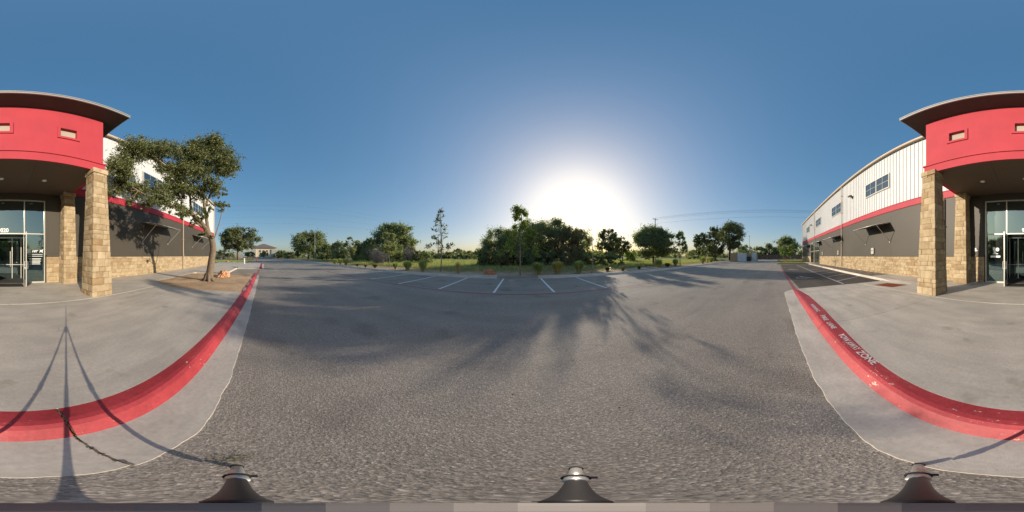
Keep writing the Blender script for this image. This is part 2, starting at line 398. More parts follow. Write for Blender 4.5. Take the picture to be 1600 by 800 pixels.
for xs in ([-13.6, -12, -9, -6.46], [-6.45, -3.8, -2, -.34], [-.32, .6, 1.3, 2.5, 3.145], [3.155, 4, 5.0, 5.9, 6.6, 7.1, 7.5]):
    o = kerb_piece(xs, 'kerb_section', M['kerbred']).build('kerb_section', M['kerbred'], front_kerb)
def gutter(x0, x1):
    b = MB(); X = np.arange(x0, x1, .06); X = list(X)+[x1]; r = random.Random(int(x0*10)+500); e = 0
    for x in X:
        e = e*.8 + r.uniform(-.008, .008)
        yo = go(x)+e
        if x > 6.9: yo = go(x) - (x-6.9)**2*.9
        if x < -13.1: yo = go(x) - (-13.1-x)**2*.7
        b.v += [(x, yo+.004, -.01), (x, yo, .009), (x, kb(x)-.01, .013)]
    for i in range(len(X)-1):
        for j in range(2): b.f.append((i*3+j, i*3+j+1, (i+1)*3+j+1, (i+1)*3+j))
    return b
gut = empty('gutter', (0, -.5, 0), 'pale concrete gutter pan below the red kerb', kind='structure')
gutter(-13.6, -.335).build('gutter_section', M['gutter'], gut); gutter(-.325, 7.55).build('gutter_section', M['gutter'], gut)
_j = MB(); rr = random.Random(3)
for i in range(60):   # crumbs of sealant and grass in the joint of kerb and gutter
    t = i/59; x = -.33+rr.uniform(-.012, .012); y = -.34-.72*t; z = .013 if y > -.73 else min(.15, .02+(-.73-y)*1.4)
    _j.box(x-.004, y-.007, z-.004, x+.004, y+.007, z+rr.uniform(.0, .003))
_j.build('joint_debris', M['joint_dirt'], label='brown debris caught in the joint across kerb and gutter', kind='stuff')

# ---- sidewalk slabs
def walkz(x, y):
    if y < -6.75: return .15
    h = rz(x)
    if y < -6.2: h = h + (.15-h)*(-6.2-y)/.55
    return h
walk = empty('sidewalk', (0, -4.5, 0), 'broad pale concrete sidewalk in front of the entrance', kind='structure')
def slab(x0, x1, ylo, yhi, step=.5, m=None, name='slab'):
    b = MB(); nx = max(1, int((x1-x0)/step)); ny = 14
    f0 = (lambda x: ylo) if not callable(ylo) else ylo; f1 = (lambda x: yhi) if not callable(yhi) else yhi
    for i in range(nx+1):
        x = x0+(x1-x0)*i/nx; a, c = f0(x), f1(x)
        for j in range(ny+1):
            y = a+(c-a)*j/ny; b.v.append((x, y, walkz(x, y)-(.006 if (j == 0 or i in (0, nx)) and j != ny else 0)+(.006 if j == ny and yhi is kt_ else 0)))
    q = ny+1
    for i in range(nx):
        for j in range(ny): b.f.append((i*q+j, (i+1)*q+j, (i+1)*q+j+1, i*q+j+1))
    n0 = len(b.v); ring = [(i, 0) for i in range(nx+1)]+[(nx, j) for j in range(1, ny+1)]+[(i, ny) for i in reversed(range(nx))]+[(0, j) for j in reversed(range(1, ny))]
    for i, j in ring: v = b.v[i*q+j]; b.v.append((v[0], v[1], -.03))
    for k in range(len(ring)):
        k2 = (k+1) % len(ring); a = ring[k][0]*q+ring[k][1]; c = ring[k2][0]*q+ring[k2][1]; b.f.append((a, n0+k, n0+k2, c))
    return b.build(name, m or M['concrete'], walk)
kt_ = lambda x: kt(x)+.016
rend = lambda x: min(kt_(x), kt(7.4)) if x < 7.5 else -1.1-(x-7.5)*1.2
slab(-6.45, 3.145, -4.745, kt_); slab(-6.45, 3.145, -8.63, -4.755)
slab(3.155, 7.55, -4.745, kt_, .3)
def _edge(x): return interp(x, [7.56, 7.8, 8.12], [-1.12, -1.6, -3.6])
slab(7.56, 8.12, -4.745, _edge, .14)
slab(3.155, 5.7, -8.63, -4.755); 
slab(5.71, 8.2, -6.42, -4.755, .4); slab(5.71, 9.8, -8.63, -6.43, .4)
slab(-13.5, -6.46, -8.63, -5.72); slab(-22, -13.51, -8.63, -3.05); slab(-36, -22.01, -9.4, -3.8)
slab(-13.51, -13.3, -3.04, -1.0, .1); 
MB().prism([(-33.9, -3.79), (-20.6, -3.79), (-20, -3.0), (-19.9, -.35), (-20.3, -.12), (-32.6, -.02), (-33.6, -1.2)], -.03, .15).build('slab', M['concrete'], walk)
# dark underlay so joints read as grooves
MB().prism([(-6.5, -8.6), (8, -8.6), (8, -6.5), (7, -1.4), (-6.5, -1.0)], -.035, .0).build('joint_filler', M['joint'], walk)
ik = MB().prism([(-20, -.10), (-20.3, .02), (-32.6, .12), (-32.6, -.12), (-20.3, -.3), (-20.05, -.4)], -.02, .158).build('kerb_section', M['kerbred'], front_kerb)
MB().prism([(-19.75, -3.4), (-19.65, -.3), (-20, .25), (-33, .4), (-33, .12), (-20.3, .03), (-19.95, -.3), (-20.0, -3.4)], -.02, .02).build('gutter_section', M['gutter'], gut)
# tactile paving pad with raised domes
pad = MB(); px_ = [(7.06, -4.98), (7.08, -5.95), (5.78, -6.15), (5.82, -5.14)]
def bil(u, v):
    a = Vector(px_[3]).lerp(Vector(px_[0]), u); b = Vector(px_[2]).lerp(Vector(px_[1]), u); return a.lerp(b, v)
pv = [(x, y, walkz(x, y)+.006) for x, y in px_]; pad.add(pv, [(0, 3, 2, 1), (0, 1, 2, 3)])
po = pad.build('tactile_pad', M['pad'], label='rust red tactile paving pad set in the sidewalk ramp', kind='structure')
dm = MB()
for i in range(22):
    for j in range(16):
        p = bil((i+.5)/22, (j+.5)/16); z = walkz(p.x, p.y)+.006; dm.lathe((p.x, p.y, z), [(.014, 0), (.011, .006), (.003, .008)], 5)
d = dm.build('dome', M['pad'], po, kind='stuff')
# planting bed of the near oak
def fanmesh(poly, z, amp, m, name, label, nsub=26, seed=1):
    P_ = [Vector(p) for p in poly]; c = sum(P_, Vector((0, 0)))/len(P_); rr = random.Random(seed); b = MB()
    b.v.append((c.x, c.y, z+amp)); ring0 = []
    pts = []
    for i in range(len(P_)):
        a, d2 = P_[i], P_[(i+1) % len(P_)]; k = max(1, int((d2-a).length/.25))
        pts += [a.lerp(d2, t/k) for t in range(k)]
    n = len(pts)
    for r in range(1, 9):
        t = r/8
        for p in pts:
            q = c.lerp(p, t); b.v.append((q.x, q.y, z+amp*(1-t**3)*(.8+.4*math.sin(q.x*3.1+q.y*2.3)) + (rr.uniform(-.008, .008) if r < 8 else 0)))
    for k in range(n): b.f.append((0, 1+k, 1+(k+1) % n))
    for r in range(7):
        for k in range(n): b.f.append((1+r*n+k, 1+(r+1)*n+k, 1+(r+1)*n+(k+1) % n, 1+r*n+(k+1) % n))
    return b.build(name, m, smooth=True, label=label, kind='structure')
MB().prism([(-6.5, -4.2), (-6.42, -.84), (-9, -.77), (-12.2, -.69), (-13.28, -.66), (-13.28, -3.0), (-12.5, -5.7), (-7.45, -5.7)], -.03, .13).build('bed_base', M['joint'], kind='structure', label='ground under the mulch bed')
fanmesh([(-6.47, -4.2), (-6.44, -.82), (-9, -.745), (-12.2, -.665), (-13.28, -.64), (-13.28, -3.0), (-12.5, -5.7), (-7.45, -5.7)], .14, .06, M['mulch'], 'mulch_bed', 'brown mulch bed round the live oak')
MB().prism([(-6.45, -5.75), (-7.50, -5.75), (-6.50, -4.2), (-6.45, -4.2)], -.03, .147).build('slab', M['concrete'], walk)
# right hand kerb of the accessible bays, and gravel strip
_k = MB(); KR = [(6.2, -6.42), (8.4, -6.44), (13.8, -6.55), (22, -6.72), (31.4, -6.85), (32, -7.2)]
for i in range(len(KR)-1):
    (x0, y0), (x1, y1) = KR[i], KR[i+1]; 
    z0 = .155 if i else .03
    _k.add([(x0, y0, -.02), (x1, y1, -.02), (x0, y0+.0, z0), (x1, y1, .155), (x0, y0-.16, z0), (x1, y1-.16, .155), (x0, y0-.16, -.02), (x1, y1-.16, -.02)], [(0, 1, 3, 2), (2, 3, 5, 4), (4, 5, 7, 6)])
_k.build('side_kerb', M['gutter'], kind='structure', label='pale concrete kerb between the bays and the gravel strip')
grid_sheet('gravel_strip', 9.81, 32, -8.62, -6.62, 90, 14, lambda x, y: .12+.02*np.sin(x*5)*np.sin(y*7), M['gravel'], label='brown gravel strip along the right wing wall')
MB().box(32, -12, -.03, 36.5, -6.9, .13).build('walk_end', M['concrete'], kind='structure', label='concrete landing at the far side door')
MB().prism([(31.6, -.7), (36.5, -1.4), (60, -1.0), (79, -3), (79, -30), (49, -30), (36.5, -12), (36.5, -6.9), (32, -6.8)], -.03, .12).build('lawn', M['lawn'], kind='structure', label='grass and mulch island beyond the right wing')
MB().prism([(-34.6, -9.2), (-34.6, -2.8), (-40, -2.9), (-52, -3.3), (-112, -3.5), (-112, -60), (-36, -60), (-36, -9.4)], -.03, .12).build('lawn', M['lawn'], kind='structure', label='mown lawn beyond the left wing')
# far kerb: sections with joints
fk = empty('far_kerb', (0, 11.9, 0), 'long pale concrete kerb along the planting strip', kind='structure')
prof = [(11.38, 0.0), (11.38, .008), (11.72, .012), (11.76, .10), (11.80, .135), (11.84, .15), (12.06, .15), (12.06, 0)]
def sec(x0, x1):
    b = MB(); q = len(prof)
    for xx in (x0, x1): b.v += [(xx, y, z) for y, z in prof]
    for j in range(q-1): b.f.append((j, q+j, q+j+1, j+1))
    b.f.append(tuple(range(q))); b.f.append(tuple(q+j for j in reversed(range(q)))); return b
sec0 = sec(-1.5, 1.49).build('kerb_section', M['gutter'], None); sec0.parent = fk; sec0.location = (0, -11.9, 0)
cx = -98.5
while cx < 46:
    o = sec0 if abs(cx) < .01 else sec0.copy()
    if o is not sec0: col.objects.link(o); o.parent = fk
    o.location = (cx, -11.9, 0); cx += 3.0

# ---- painted markings
def line(p, q, wd, z, m, name, parent):
    p = Vector((*p, z)); q = Vector((*q, z)); d = (q-p).normalized(); n = Vector((-d.y, d.x, 0))*wd/2
    return MB().add([p-n, q-n, q+n, p+n], [(0, 1, 2, 3)]).build(name, m, parent)
mk = empty('road_markings', (0, 9, 0), 'worn white stall lines and red fire lane lines', kind='structure')
for i in range(-5, 7):
    x = -1.02+2.62*i; m_ = M['white_line'] if -3 <= i <= 2 else M['faint_line']
    line((x-.02*i, 6.9), (x+.03, 11.36), .10, .004, m_, 'stall_line', mk)
line((-14, 6.95), (4.6, 6.82), .08, .004, M['faint_line'], 'stall_line', mk); line((4.6, 6.82), (17, 6.8), .09, .004, M['faint_line'], 'stall_line', mk)
line((-20, 6.7), (7, 6.62), .10, .004, M['red_line'], 'fire_lane_line', mk)
line((7.3, -.98), (22, -1.02), .16, .008, M['red_line'], 'fire_lane_line', mk)
line((-13.6, -.45), (-19.9, -.25), .16, .004, M['red_line'], 'fire_lane_line', mk)
line((8.45, -3.85), (29, -4.05), .10, .008, M['hc_line'], 'stall_line', mk)
for i in range(9):
    x = 9.5+2.15*i; line((x, -3.9), (x+1.6, -6.4), .10, .0095, M['hc_line'], 'aisle_stripe', mk)
for x in (15.1, 22.5, 28.8): line((x, -1.1), (x+.2, -3.8), .10, .0095, M['hc_line'], 'stall_line', mk)
def isa(cx, cy, s, m):   # wheelchair symbol painted flat
    b = MB(); z = .0095
    def strip(pts, wd):
        for p, q in zip(pts[:-1], pts[1:]):
            p, q = Vector((*p, 0)), Vector((*q, 0)); d = (q-p).normalized(); n = Vector((-d.y, d.x, 0))*wd/2
            b.add([(cx+(v.y)*s, cy-(v.x)*s, z) for v in (p-n, q-n, q+n, p+n)], [(0, 1, 2, 3)])
    strip([(-.12+.3*math.cos(a), -.2+.3*math.sin(a)) for a in [math.radians(t) for t in range(110, 360, 25)]], .08)
    strip([(-.1, .35), (-.08, .0), (.2, -.02), (.34, -.38), (.46, -.34)], .10); strip([(-.09, .2), (.15, .2)], .07)
    strip([(-.1+.08*math.cos(a), .5+.08*math.sin(a)) for a in [math.radians(t) for t in range(0, 361, 45)]], .07)
    return b.build('wheelchair_symbol', m, mk)
isa(11.9, -2.2, 1.35, M['hc_line']); isa(19.2, -2.3, 1.35, M['hc_line'])
def text_mesh(txt, size, m, name, parent, mat, bold=.0, sx=1, shear=0, ext=0):
    c = bpy.data.curves.new(name, 'FONT'); c.body = txt; c.size = size; c.align_x = 'CENTER'; c.offset = bold; c.shear = shear; c.extrude = ext
    t = bpy.data.objects.new('tmp', c); col.objects.link(t); bpy.context.view_layer.update()
    me = bpy.data.meshes.new_from_object(t.evaluated_get(bpy.context.evaluated_depsgraph_get()))
    bpy.data.objects.remove(t); me.materials.clear(); me.materials.append(m)
    me.transform(mat @ Matrix.Diagonal((sx, 1, 1, 1)))
    o = bpy.data.objects.new(name, me); col.objects.link(o)
    if parent is not None: o.parent = parent; me.transform(Matrix.Translation(-wloc(parent)))
    return o
def kerb_text(txt, x, ln, size=.145, dy=.0):
    # read from the fire lane, facing the building: text runs toward -X, tops toward -Y
    z = .012+.145*rz(x)/.15+.004
    yb_, yt_ = kb(x)-.17, kt(x)
    mt = Matrix.Translation((x, yb_-.01+dy, z)) @ Matrix.Rotation(math.pi, 4, 'Z')
    o = text_mesh(txt, size, M['letter'], 'lettering', front_kerb, Matrix.Identity(4), .0035)
    me = o.data; me.transform(Matrix.Translation(wloc(front_kerb)))
    co = [v.co for v in me.vertices]; wd = max(c.x for c in co)-min(c.x for c in co)
    me.transform(mt @ Matrix.Diagonal((ln/wd, 1, 1, 1))); me.transform(Matrix.Translation(-wloc(front_kerb)))
    for v in me.vertices:    # drape the stencil onto the sloping kerb top
        wx, wy = v.co.x+front_kerb.location.x, v.co.y+front_kerb.location.y
        h = rz(wx)/.15; t = (kb(wx)-.16-wy)/max(.05, (kb(wx)-.16-kt(wx))); v.co.z = .012+.14*h+(.011*h-.009)*max(0, min(1, t))+.0045
    return o
for t_, xx, ln in (('ZONE', 1.70, .40), ('AWAY', 2.08, .30), ('TOW', 2.40, .30), ('LANE', 3.0, .34), ('FIRE', 3.46, .34), ('WARNING', 4.3, .75)): kerb_text(t_, xx, ln)
for t_, xx, ln in (('TOW', -7.0, .7), ('AWAY', -8.4, .8), ('ZONE', -10.0, .8)): kerb_text(t_, xx, ln, .15)
# fallen leaves and grit by the tripod foot and round about
dbr = MB(); rr = random.Random(11)
for i in range(240):
    if i < 150: a, r_ = math.radians(-101+rr.gauss(0, 5)), rr.gauss(.53, .035); x, y = math.sin(a)*r_-0.02, math.cos(a)*r_; z = .003; s = rr.uniform(.003, .008)
    else: x, y = rr.uniform(-6, 7), rr.uniform(-5, 6); z = walkz(x, y)+.003 if y < kt(x) else (.003 if y > -.2 else .014); s = rr.uniform(.006, .016)
    if y > -1.4 and y < -.25 and i >= 150: continue
    t = rr.uniform(0, 6.28); dx, dy = math.cos(t)*s, math.sin(t)*s
    dbr.add([(x-dx, y-dy, z), (x+dy*.5, y-dx*.5, z+s*.4), (x+dx, y+dy, z+s*.2), (x-dy*.5, y+dx*.5, z)], [(0, 1, 2, 3)])
dbr.build('leaf_litter', M['brownleaf'], kind='stuff', label='scattered dry leaf litter on asphalt and sidewalk')

# ------------------------------------------------------------------ the building
F = -8.63                                    # facade plane
XL, XR = -28.5, 48.2
B = empty('warehouse_building', (.15, F, 0), 'long white and bronze warehouse with red band and red entrance canopy', 'building')
def stone_mesh(seed, corner=False):
    """rough-faced block filling the unit cube, front face toward +Y"""
    r = random.Random(seed); b = MB(); e = .035
    back = [(-.5, -.5, -.5), (.5, -.5, -.5), (.5, -.5, .5), (-.5, -.5, .5)]
    mid = [(-.5, .40, -.5), (.5, .40, -.5), (.5, .40, .5), (-.5, .40, .5)]
    j = lambda a: a+r.uniform(-.012, .012)
    fr = [(-.5+e+abs(r.gauss(0, .012)), .5+r.uniform(-.05, 0), -.5+e*1.6), (.5-e-abs(r.gauss(0, .012)), .5+r.uniform(-.05, 0), -.5+e*1.6+r.uniform(0, .03)),
          (.5-e, .5+r.uniform(-.05, 0), .5-e*1.6), (-.5+e, .5+r.uniform(-.05, 0), .5-e*1.6-r.uniform(0, .03))]
    c = (r.uniform(-.2, .2), .5+r.uniform(.02, .10), r.uniform(-.2, .2))
    b.v = back+mid+fr+[c]
    for k in range(4):
        k2 = (k+1) % 4; b.f += [(k, k2, 4+k2, 4+k), (4+k, 4+k2, 8+k2, 8+k), (8+k, 8+k2, 12)]
    me = bpy.data.meshes.new('stone'); me.from_pydata(b.v, [], [f[::-1] for f in b.f]); me.update(); return me
SM = [stone_mesh(i) for i in range(14)]
for i, m_ in enumerate(SM): m_.materials.append(M['stone2'] if i % 4 == 0 else M['stone'])
def put_stone(parent, cx, cy, cz, sx, sy, sz, rot, rr):
    """rot: 0 faces +Y, 1 faces -X, 2 faces -Y, 3 faces +X"""
    o = bpy.data.objects.new('stone', rr.choice(SM)); col.objects.link(o); o.parent = parent
    l = wloc(parent); o.location = (cx-l.x, cy-l.y, cz-l.z); o.rotation_euler = (0, 0, rot*math.pi/2); o.scale = (sx, sy, sz); return o
def courses(z0, z1, rr, lo=.14, hi=.27):
    z = z0; out = []
    while z < z1-.05:
        h = min(rr.uniform(lo, hi), z1-z)
        if z1-z-h < .08: h = z1-z
        out.append((z, z+h)); z += h
    return out
def splits(a, b, rr, lo=.22, hi=.55):
    xs = [a]
    while xs[-1] < b-1e-6:
        nx = xs[-1]+rr.uniform(lo, hi)
        if b-nx < lo*.7: nx = b
        xs.append(nx)
    return xs
def merged_stones(lst, parent, name='stone_facing', label=None):
    b = MB()
    for (cx, cy, cz, sx, sy, sz, rot, rr) in lst:
        me = rr.choice(SM); c, s_ = math.cos(rot*math.pi/2), math.sin(rot*math.pi/2)
        vs = []
        for v in me.vertices:
            x, y, z = v.co.x*sx, v.co.y*sy, v.co.z*sz; vs.append((cx+x*c-y*s_, cy+x*s_+y*c, cz+z))
        b.add(vs, [tuple(p.vertices) for p in me.polygons])
    return b.build(name, M['stone'], parent, kind='stuff', label=label)
def column(cx, cy, hw0, hw1, ztop, seed, faces_as_parts, z0=.14):
    rr = random.Random(seed); p = empty('stone_column', (cx, cy, z0)); p.parent = B; p.location = Vector((cx, cy, z0))-wloc(B)
    zc = ztop-.22; loose = []
    MB().add([(cx+sx*(h-.03), cy+sy*(h-.03), z) for z, h in ((z0, hw0), (zc, hw1)) for sx, sy in ((-1,-1),(1,-1),(1,1),(-1,1))],
             [(0,3,2,1),(4,5,6,7),(0,1,5,4),(1,2,6,5),(2,3,7,6),(3,0,4,7)]).build('mortar_core', M['mortar'], p)
    for n, (za, zb) in enumerate(courses(z0, zc, rr, .15, .30)):
        zm = (za+zb)/2; h = hw0+(hw1-hw0)*(zm-z0)/(zc-z0); g = .007; sz = zb-za-g
        for rot, nx, ny in ((0, 0, 1), (1, -1, 0), (2, 0, -1), (3, 1, 0)):
            long = (n+rot) % 2 == 0; dp = .13
            a, b_ = (-h, h) if long else (-h+dp, h-dp)
            xs = splits(a, b_, rr, .20, .50)
            for u0, u1 in zip(xs[:-1], xs[1:]):
                um = (u0+u1)/2; pr = rr.uniform(-.006, .012)
                ox = nx*(h-dp/2+pr) + (-um*ny if ny else 0); oy = ny*(h-dp/2+pr) + (um*nx if nx else 0)
                arg = (p, cx+ox, cy+oy, zm, u1-u0-g, dp, sz, rot, rr)
                if rot in faces_as_parts: put_stone(*arg)
                else: loose.append(arg[1:])
    for rot, nx, ny in ((0, 0, 1), (1, -1, 0), (2, 0, -1), (3, 1, 0)):     # cap course, a little proud
        h = hw1+.045
        for u0, u1 in ((-h, 0), (0, h)) if rot in (0, 2) else ((-h+.14, h-.14),):
            um = (u0+u1)/2; ox = nx*(h-.07) + (-um*ny if ny else 0); oy = ny*(h-.07) + (um*nx if nx else 0)
            put_stone(p, cx+ox, cy+oy, ztop-.11, u1-u0-.005, .14, .21, rot, rr)
    MB().box(cx-hw1-.02, cy-hw1-.02, ztop-.2, cx+hw1+.02, cy+hw1+.02, ztop-.015).build('cap', M['stone'], p)
    if loose: merged_stones(loose, p)
    return p
ZC = 5.12
column(-3.28, -5.27, .435, .285, ZC, 21, (0, 3)); column(3.58, -5.27, .435, .285, ZC, 22, (0, 1))
column(-3.28, -8.20, .39, .29, ZC, 23, (0, 3)); column(3.58, -8.20, .39, .29, ZC, 24, (0, 1))

# stone wainscot of the wings and of the entrance flanks
lst = []; rr = random.Random(5)
for (a, b_) in ((XL, -2.2), (2.46, XR)):
    for za, zb in courses(.02, 1.56, rr, .14, .26):
        xs = splits(a, b_, rr, .24, .62)
        for u0, u1 in zip(xs[:-1], xs[1:]):
            lst.append(((u0+u1)/2, F-.02+rr.uniform(-.004, .010), (za+zb)/2, u1-u0-.008, .14, zb-za-.008, 0, rr))
merged_stones(lst, B, 'stone_wainscot')
MB().box(XL, F-.3, .0, -2.2, F+.025, 1.55).box(2.46, F-.3, .0, XR, F+.025, 1.55).build('mortar_core', M['mortar'], B)
for a_, b_, f_, z_ in ((XL-.02, -3.0, .085, 1.63), (3.9, XR+.02, .085, 1.63), (-2.98, -2.2, .10, 1.66), (2.46, 3.88, .10, 1.66)): MB().box(a_, F-.1, 1.56, b_, F+f_, z_).build('sill_course', M['dark'], B)
# bronze panels, each a sheet
def panels(a, b_, z0, z1, n, name, m, d=.05):
    wd = (b_-a)/n
    for i in range(n): MB().box(a+i*wd+.004, F-.1, z0, a+(i+1)*wd-.004, F+d, z1).build(name, m, B)
panels(XL, -3.55, 1.63, 5.24, 8, 'wall_panel', M['dark']); panels(3.85, XR, 1.63, 5.24, 15, 'wall_panel', M['dark'])
MB().box(XL, F-.2, 1.6, -3.5, F+.03, 5.3).box(3.8, F-.2, 1.6, XR, F+.03, 5.3).build('wall_core', M['joint'], B)
for a, b_ in ((XL-.03, -3.55), (3.85, XR+.03)):
    MB().box(a, F-.1, 5.24, b_, F+.10, 5.70).box(a, F+.10, 5.27, b_, F+.115, 5.33).box(a, F-.1, 5.70, b_, F+.13, 5.74).build('red_band', M['red_trim'], B)
# ribbed white siding, one sheet per rib
PW = .365
def sheet_mesh():
    z0, z1 = 0, 5.30; pr = [(0, .03), (.02, .03), (.035, .075), (.065, .075), (.08, .03), (.19, .03), (.197, .036), (.204, .03), (PW-.004, .03), (PW-.004, -.05), (0, -.05)]
    b = MB(); q = len(pr); b.v = [(x, y, z) for z in (z0, z1) for x, y in pr]
    for j in range(q): b.f.append((j, (j+1) % q, q+(j+1) % q, q+j)[::-1])
    b.f += [tuple(range(q)), tuple(reversed(range(q, 2*q)))]
    me = bpy.data.meshes.new('siding_sheet'); me.from_pydata(b.v, [], b.f); me.materials.append(M['white']); me.update(); return me
shm = sheet_mesh()
def sidings(a, b_):
    x = a
    while x+PW <= b_+.01:
        o = bpy.data.objects.new('siding_sheet', shm); col.objects.link(o); o.parent = B; o.location = Vector((x, F, 5.74))-wloc(B); x += PW
sidings(XL, -3.3); sidings(3.66, XR)
MB().box(XL, F-.3, 5.7, XR, F-.05, 11.0).build('wall_core', M['white'], B)
# body of the building, side walls and roof
MB().box(XL+.02, F-32, 0, -2.36, F-.31, 11.0).box(2.61, F-32, 0, XR-.02, F-.31, 11.0).box(-2.355, F-32, 0, 2.605, -13.2, 11.0).box(-2.355, -13.19, 4.9, 2.605, F-.31, 11.0).build('rear_mass', M['white'], B, label='plain white side and rear walls')
MB().box(XL-.04, F-.5, 0, XL+.22, F+.14, 11.05).build('corner_trim', M['beige'], B); MB().box(XR-.22, F-.5, 0, XR+.04, F+.14, 11.05).build('corner_trim', M['beige'], B)
# eave with gutter
_e = MB(); prof_e = [(F-.4, 11.0), (F+.10, 11.0), (F+.24, 11.02), (F+.30, 11.08), (F+.31, 11.16), (F+.29, 11.22), (F+.27, 11.24), (F-.4, 11.30)]
_e.v = [(x, y, z) for x in (XL-.3, XR+.3) for y, z in prof_e]; q = len(prof_e)
_e.f = [(j, q+j, q+(j+1) % q, (j+1) % q) for j in range(q)]+[tuple(range(q))[::-1], tuple(range(q, 2*q))]
_e.build('eave_gutter', M['beige'], B)
MB().box(XL-.3, F-32.3, 11.05, XR+.3, F-.41, 11.22).build('roof', M['silver'], B)
MB().box(XL-.2, F+.06, 10.93, XR+.2, F+.16, 10.998).build('dark_eave_trim', M['dark'], B)  # bronze-grey strip along the wall top, just below the gutter

def upper_window(xa, xb, z0=7.48, z1=8.93):
    c = (xa+xb)/2; y = F+.09
    f = MB().box(xa, y, z0, xb, y+.06, z0+.07).box(xa, y, z1-.07, xb, y+.06, z1).box(xa, y, z0+.07, xa+.07, y+.06, z1-.07).box(xb-.07, y, z0+.07, xb, y+.06, z1-.07).box(c-.05, y, z0+.07, c+.05, y+.06, z1-.07)
    f.box(xa-.03, F, z0-.03, xb+.03, y-.002, z1+.03)
    fo = f.build('window', M['alu'], B)
    q = (xb-xa)/4
    for k in (-1, 1):
        m0 = c+k*(q+.0); MB().box(m0-.012, y+.012, z0+.07, m0+.012, y+.045, z1-.07).build('muntin', M['alu'], fo)
    zm = (z0+z1)/2
    for k in (-1, 1): a, b_ = sorted((c+k*.05, c+k*(2*q-.07))); MB().box(a, y+.012, zm-.012, b_, y+.043, zm+.012).build('muntin', M['alu'], fo)
    for k in range(4):
        for a, b_ in ((z0+.07, zm-.012), (zm+.012, z1-.07)):
            x0 = [xa+.07, c-q+.012, c+.05, c+q+.012][k]; x1 = [c-q-.012, c-.05, c+q-.012, xb-.07][k]
            MB().add([(x0, y+.03, a), (x1, y+.03, a), (x1, y+.03, b_), (x0, y+.03, b_)], [(3, 2, 1, 0)]).build('pane', M['glassw'], fo)
def awning(xa, xb):
    yw = F+.05; yo = F+1.47; zw, zo = 4.33, 3.99
    a = MB(); n = 13
    fr = MB().tube([(xa, yw, zw), (xa, yo, zo)], .028, 6).tube([(xb, yw, zw), (xb, yo, zo)], .028, 6).tube([(xa, yo, zo), (xb, yo, zo)], .03, 6).tube([(xa, yw, zw), (xb, yw, zw)], .028, 6)
    p = fr.build('awning', M['alu'], B, smooth=True)
    n = 16
    for i in range(n):
        x0 = xa+.03+(xb-xa-.06)*i/n; x1 = xa+.03+(xb-xa-.06)*(i+1)/n-.006
        MB().add([(x0, yw, zw+.012), (x1, yw, zw+.012), (x1, yo, zo+.012), (x0, yo, zo+.012), (x0, yw, zw-.004), (x1, yw, zw-.004), (x1, yo, zo-.004), (x0, yo, zo-.004)],
                 [(0,1,2,3),(4,7,6,5),(0,4,5,1),(1,5,6,2),(2,6,7,3),(3,7,4,0)]).build('slat', M['soffit'], p)
    for x in (xa, xb):
        MB().tube([(x, yo-.03, zo-.02), (x, yw+.03, 2.76)], .026, 6).box(x-.05, yw, 2.68, x+.05, yw+.06, 2.80).build('strut', M['silver'], p)
for c in (11.7, 21.1, 30.4, 39.8, -11.35, -20.7): upper_window(c-1.78, c+1.78); awning(c-1.80, c+1.80)
def downspout(x, z1=10.98, kink=True, z0=.12):
    pts = [(x, F+.20, z1), (x, F+.20, z1-.02), (x, F+.19, 1.95), (x, F+.24, 1.55), (x, F+.24, z0+.15), (x, F+.34, z0+.03)]
    o = MB().tube(pts, .06, 4, True).build('downspout', M['beige'], B)
    for z in (3.4, 7.2, 9.6):
        if z < z1: MB().box(x-.09, F+.08, z, x+.09, F+.27, z+.05).build('strap', M['beige'], o)
downspout(19.09); downspout(33.0); downspout(-16.16); downspout(4.95, 5.22)
def box_light(x, z):
    p = MB().box(x-.10, F+.03, z-.08, x+.10, F+.20, z+.08).build('wall_light', M['dark'], B)
    MB().obox((x, F+.36, z+.02), Vector((.20, 0, 0)), Vector((0, .17, -.06)), Vector((0, .03, .09))).build('lamp_head', M['soffit'], p)
    MB().obox((x, F+.385, z-.085), Vector((.16, 0, 0)), Vector((0, .13, -.046)), Vector((0, .004, .010))).build('lens', M['alu'], p)
box_light(16.44, 8.62); box_light(35.9, 8.64)
def meter(x, z, w_=.2, h=.28):
    p = MB().box(x-w_, F+.05, z-h, x+w_, F+.17, z+h).build('electrical_box', M['alu'], B); bevel(p, .02)
    MB().box(x-w_*.3, F+.17, z-.02, x+w_*.3, F+.185, z+.10).build('latch', M['dark'], p)
    MB().box(x-.02, F+.05, 1.63, x+.02, F+.09, z-h).build('conduit', M['dark'], p)
meter(12.27, 2.06); meter(20.4, 2.06, .16); meter(27.6, 2.06, .16); meter(2.85, 1.95, .11, .10)
# far side entrance of the right wing
g = MB()
for x in (32.3-2.6, 31.2, 32.7, 34.2, 36.6): g.box(x-.05, F+.09, .13, x+.05, F+.16, 4.4)
g.box(29.7, F+.09, 4.35, 36.6, F+.155, 4.45).box(29.7, F+.09, 2.6, 36.6, F+.15, 2.68)
sf = g.build('side_entrance', M['alu'], B)
MB().add([(29.7, F+.12, .13), (36.6, F+.12, .13), (36.6, F+.12, 4.4), (29.7, F+.12, 4.4)], [(3, 2, 1, 0)]).build('pane', M['glassw'], sf)

